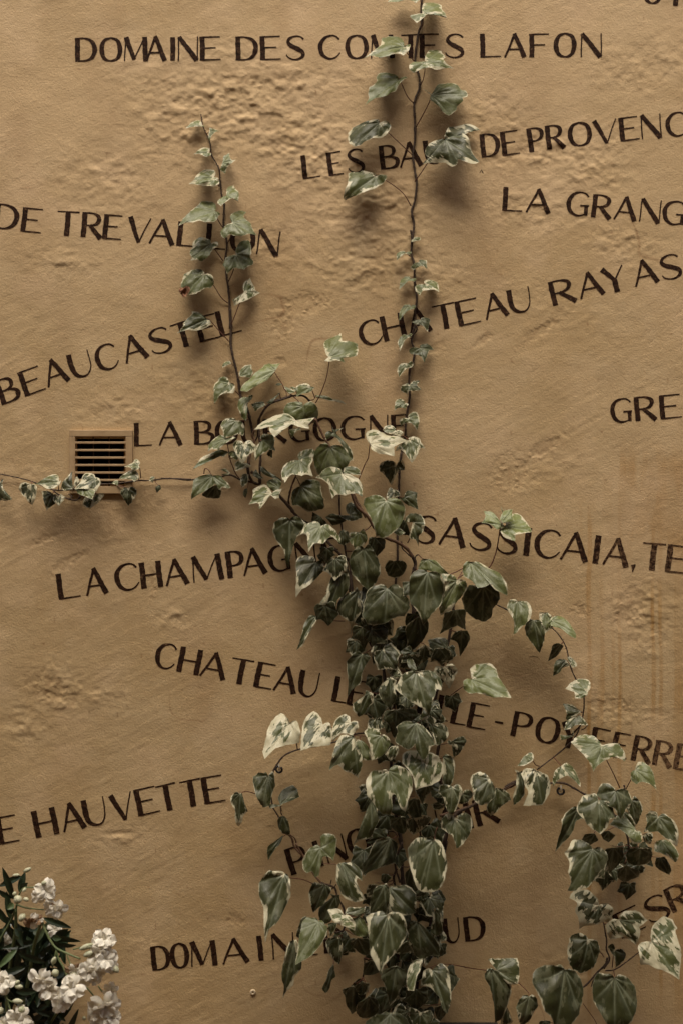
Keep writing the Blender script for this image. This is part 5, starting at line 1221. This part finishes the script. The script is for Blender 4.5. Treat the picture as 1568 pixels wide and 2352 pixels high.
def flower(x, y, rpx, d, facing=None, brown=0, n=9):
    c = opos(x, y, d); r = rpx*.3827*K/1000*1.18
    f = empty("flower"); f.location = c-ole.location; f.parent = ole
    fdir = Vector(facing or (ro.uniform(-.3, .8), -1, ro.uniform(-.5, .5))).normalized()
    q = fdir.to_track_quat('Z', 'Y')
    for k in range(n):
        lay = k//5
        az = 2*math.pi*k/5+lay*.62+ro.uniform(-.25, .25)
        el = (.30, .85, 1.15)[min(lay, 2)]+ro.uniform(-.2, .25)
        pl = r*(1.0, .8, .55)[min(lay, 2)]*ro.uniform(.85, 1.15); pw = pl*ro.uniform(.85, 1.1)
        vs, fs = [], []; nu, nv = 8, 8; p1, p2 = ro.uniform(0, 6), ro.uniform(0, 6)
        for i in range(nu+1):
            u = i/nu
            for j in range(nv+1):
                v = j/nv*2-1
                wd = pw*(.16+.84*math.sin(min(1, u*1.02)*math.pi*.56)**1.3)*.5*math.sqrt(max(0, 1-(max(0, u-.62)/.42)**2)+.02)
                lx = u*pl; ly = v*wd
                lz = .16*pl*math.sin(u*3+.3)*(1-.4*v*v)+.10*pl*u*math.sin(v*4+p1)+.05*pl*u*u*math.sin(v*9+p2)-.20*pl*u*u
                ce, se = math.cos(el), math.sin(el)
                X1 = lx*ce-lz*se; Z1 = lx*se+lz*ce
                X2 = X1*math.cos(az)-ly*math.sin(az); Y2 = X1*math.sin(az)+ly*math.cos(az)
                vs.append(tuple(q @ Vector((X2, Y2, Z1))))
        for i in range(nu):
            for j in range(nv):
                b = i*(nv+1)+j; fs.append((b, b+1, b+nv+2, b+nv+1))
        mesh_obj("petal", vs, fs, M_BROWN if ro.random() < brown else M_PETAL, f)
def bud(x, y, x2, y2, w, d):
    a, b = opos(x, y, d), opos(x2, y2, d+6)
    n = 7; pts = [a+(b-a)*i/n for i in range(n+1)]
    rad = [w/1000*(.22+.78*math.sin(math.pi*(i/n)**.8*.95)) for i in range(n+1)]; rad[-1] = w*.0001
    vs, fs = [], []; tube(vs, fs, pts, rad, 7)
    o = mesh_obj("bud", vs, fs, M_BUD, ole, origin=tuple(a)); child_loc(o, ole)
def twig(pts, r0, r1, mat=None):
    P = [opos(*p) for p in pts]; C_ = [Vector(v) for v in catmull([tuple(p) for p in P], 6)]
    vs, fs = [], []; tube(vs, fs, C_, np.linspace(r0, r1, len(C_))/1000, 7)
    o = mesh_obj("stem", vs, fs, mat or M_OSTEM, ole); child_loc(o, ole)
twig([(400,720,170),(440,820,180),(525,965,190),(650,1030,200),(770,1080,205)], 3.0, 2.0)
twig([(535,975,190),(560,1080,195),(600,1150,200),(645,1250,205)], 2.4, 1.8)
twig([(-60,1300,160),(0,1330,170),(50,1440,180),(110,1490,185),(200,1490,190)], 2.4, 1.6)
twig([(60,1440,180),(90,1540,185),(120,1640,190)], 2.0, 1.6)
twig([(-60,1050,120),(0,900,130),(90,740,140),(150,600,150),(165,540,155)], 3.0, 2.2)
twig([(160,540,155),(190,450,160),(230,400,165),(300,395,170),(400,390,175)], 2.0, 1.3)
twig([(160,560,155),(250,590,160),(330,600,165),(420,610,170)], 2.0, 1.4)
twig([(150,600,150),(150,780,140),(120,1000,120),(80,1300,100),(60,1800,80)], 3.4, 4.6)
twig([(400,720,170),(340,900,140),(300,1100,120),(240,1500,90),(200,1900,70)], 3.2, 5.0)
twig([(640,1040,200),(670,1120,205),(690,1150,210)], 1.6, 1.2)
twig([(780,1300,180),(860,1390,190),(900,1440,195)], 1.8, 1.6)
twig([(480,1700,90),(620,1480,140),(780,1300,180)], 3.2, 2.0)
twig([(940,1340,180),(980,1400,185)], 1.6, 1.4)
twig([(700,990,200),(800,960,203),(890,925,205)], 1.5, 1.2); twig([(500,1150,196),(520,1080,194),(535,1000,190)], 1.2, 1.4)
for a in [(130,510,25,190),(205,290,-10,372),(185,440,238,240),(120,500,-30,410),(100,700,62,420),(70,740,-40,560),(200,420,265,345),
          (410,690,680,770),(490,865,772,893),(550,935,725,940),(530,850,655,785),(150,620,60,600),(150,780,230,960),(70,700,110,880)]:
    lance(*a, .017, ro.uniform(120, 150), ro.uniform(130, 170), M_OLEAF)
for a in [(160,990,-20,1160),(130,850,185,870),(500,870,590,880),(130,550,70,600)]:
    lance(*a, .016, 150, 165, M_OLEAF2)
for a in [(240,1165,-30,1235),(440,1120,165,1010)]: lance(*a, .018, 140, 150, M_OLEAF)
for k in range(230):       # the dim inner foliage
    x = ro.uniform(-120, 620); y = ro.uniform(max(760, 560+x*.75), 1850)
    an = R(ro.gauss(-80, 45)); L = ro.uniform(200, 340)
    if x+L*math.cos(an) > 760 or y+L*math.sin(an) < 650: an = R(ro.uniform(60, 200)); 
    if x+L*math.cos(an) > 760: continue
    lance(x, y, x+L*math.cos(an), y+L*math.sin(an), ro.uniform(.015, .022), ro.uniform(30, 130), ro.uniform(20, 130), M_OLEAF)
for x, y, r, d, b, n in [(430,430,88,180,0,10),(375,475,60,176,0,6),(545,600,80,178,.12,10),(480,580,50,174,.4,6),(300,720,66,180,.3,8),(370,700,45,176,.6,6),
        (1000,890,95,205,0,11),(960,1010,85,210,0,9),(1000,1080,95,212,0,10),(850,1190,95,215,0,11),(900,1240,70,205,0,7),(800,1270,60,205,0,7),
        (690,1350,110,222,0,12),(590,1490,85,215,0,8),(400,1280,95,214,0,11),(470,1370,90,210,0,9),(640,1440,70,212,0,7),
        (1000,1520,115,200,0,12),(940,1600,85,196,0,9),(1060,1640,90,192,0,8),(1060,1370,62,188,0,7),(970,1700,80,190,0,6),
        (30,1300,95,175,0,10),(170,1660,105,195,0,10),(230,1720,70,190,0,7),(40,1700,70,180,0,7),(40,910,65,110,0,7),(110,970,40,105,0,5),
        (930,1190,60,205,0,7),(1060,1150,50,204,0,6),(520,800,60,120,0,6),(720,1170,50,214,.1,6),(670,1180,38,212,.8,5)]:
    flower(x, y, r, d, brown=b, n=n)
for a in [(225,245,300,210,5,150),(200,480,140,545,10,172),(240,650,180,720,8,172),(130,470,150,440,5,160),(225,500,275,520,5,170),(250,400,215,440,4,168),
          (330,385,395,378,5,182),(400,360,440,345,5,186),(515,1180,545,1250,8,206),(670,1230,745,1235,8,210),(500,1130,530,1060,6,200),
          (800,1050,910,1010,7,210),(760,990,890,935,6,208),(800,960,895,960,6,208),(140,1340,220,1350,6,180),(120,1480,220,1490,6,190),(185,1540,235,1590,8,192),
          (5,1540,10,1610,7,180),(150,1320,185,1290,5,180),(1080,1150,1135,1210,7,206),(820,1640,790,1660,5,190),(120,280,190,275,4,140)]:
    bud(*a)
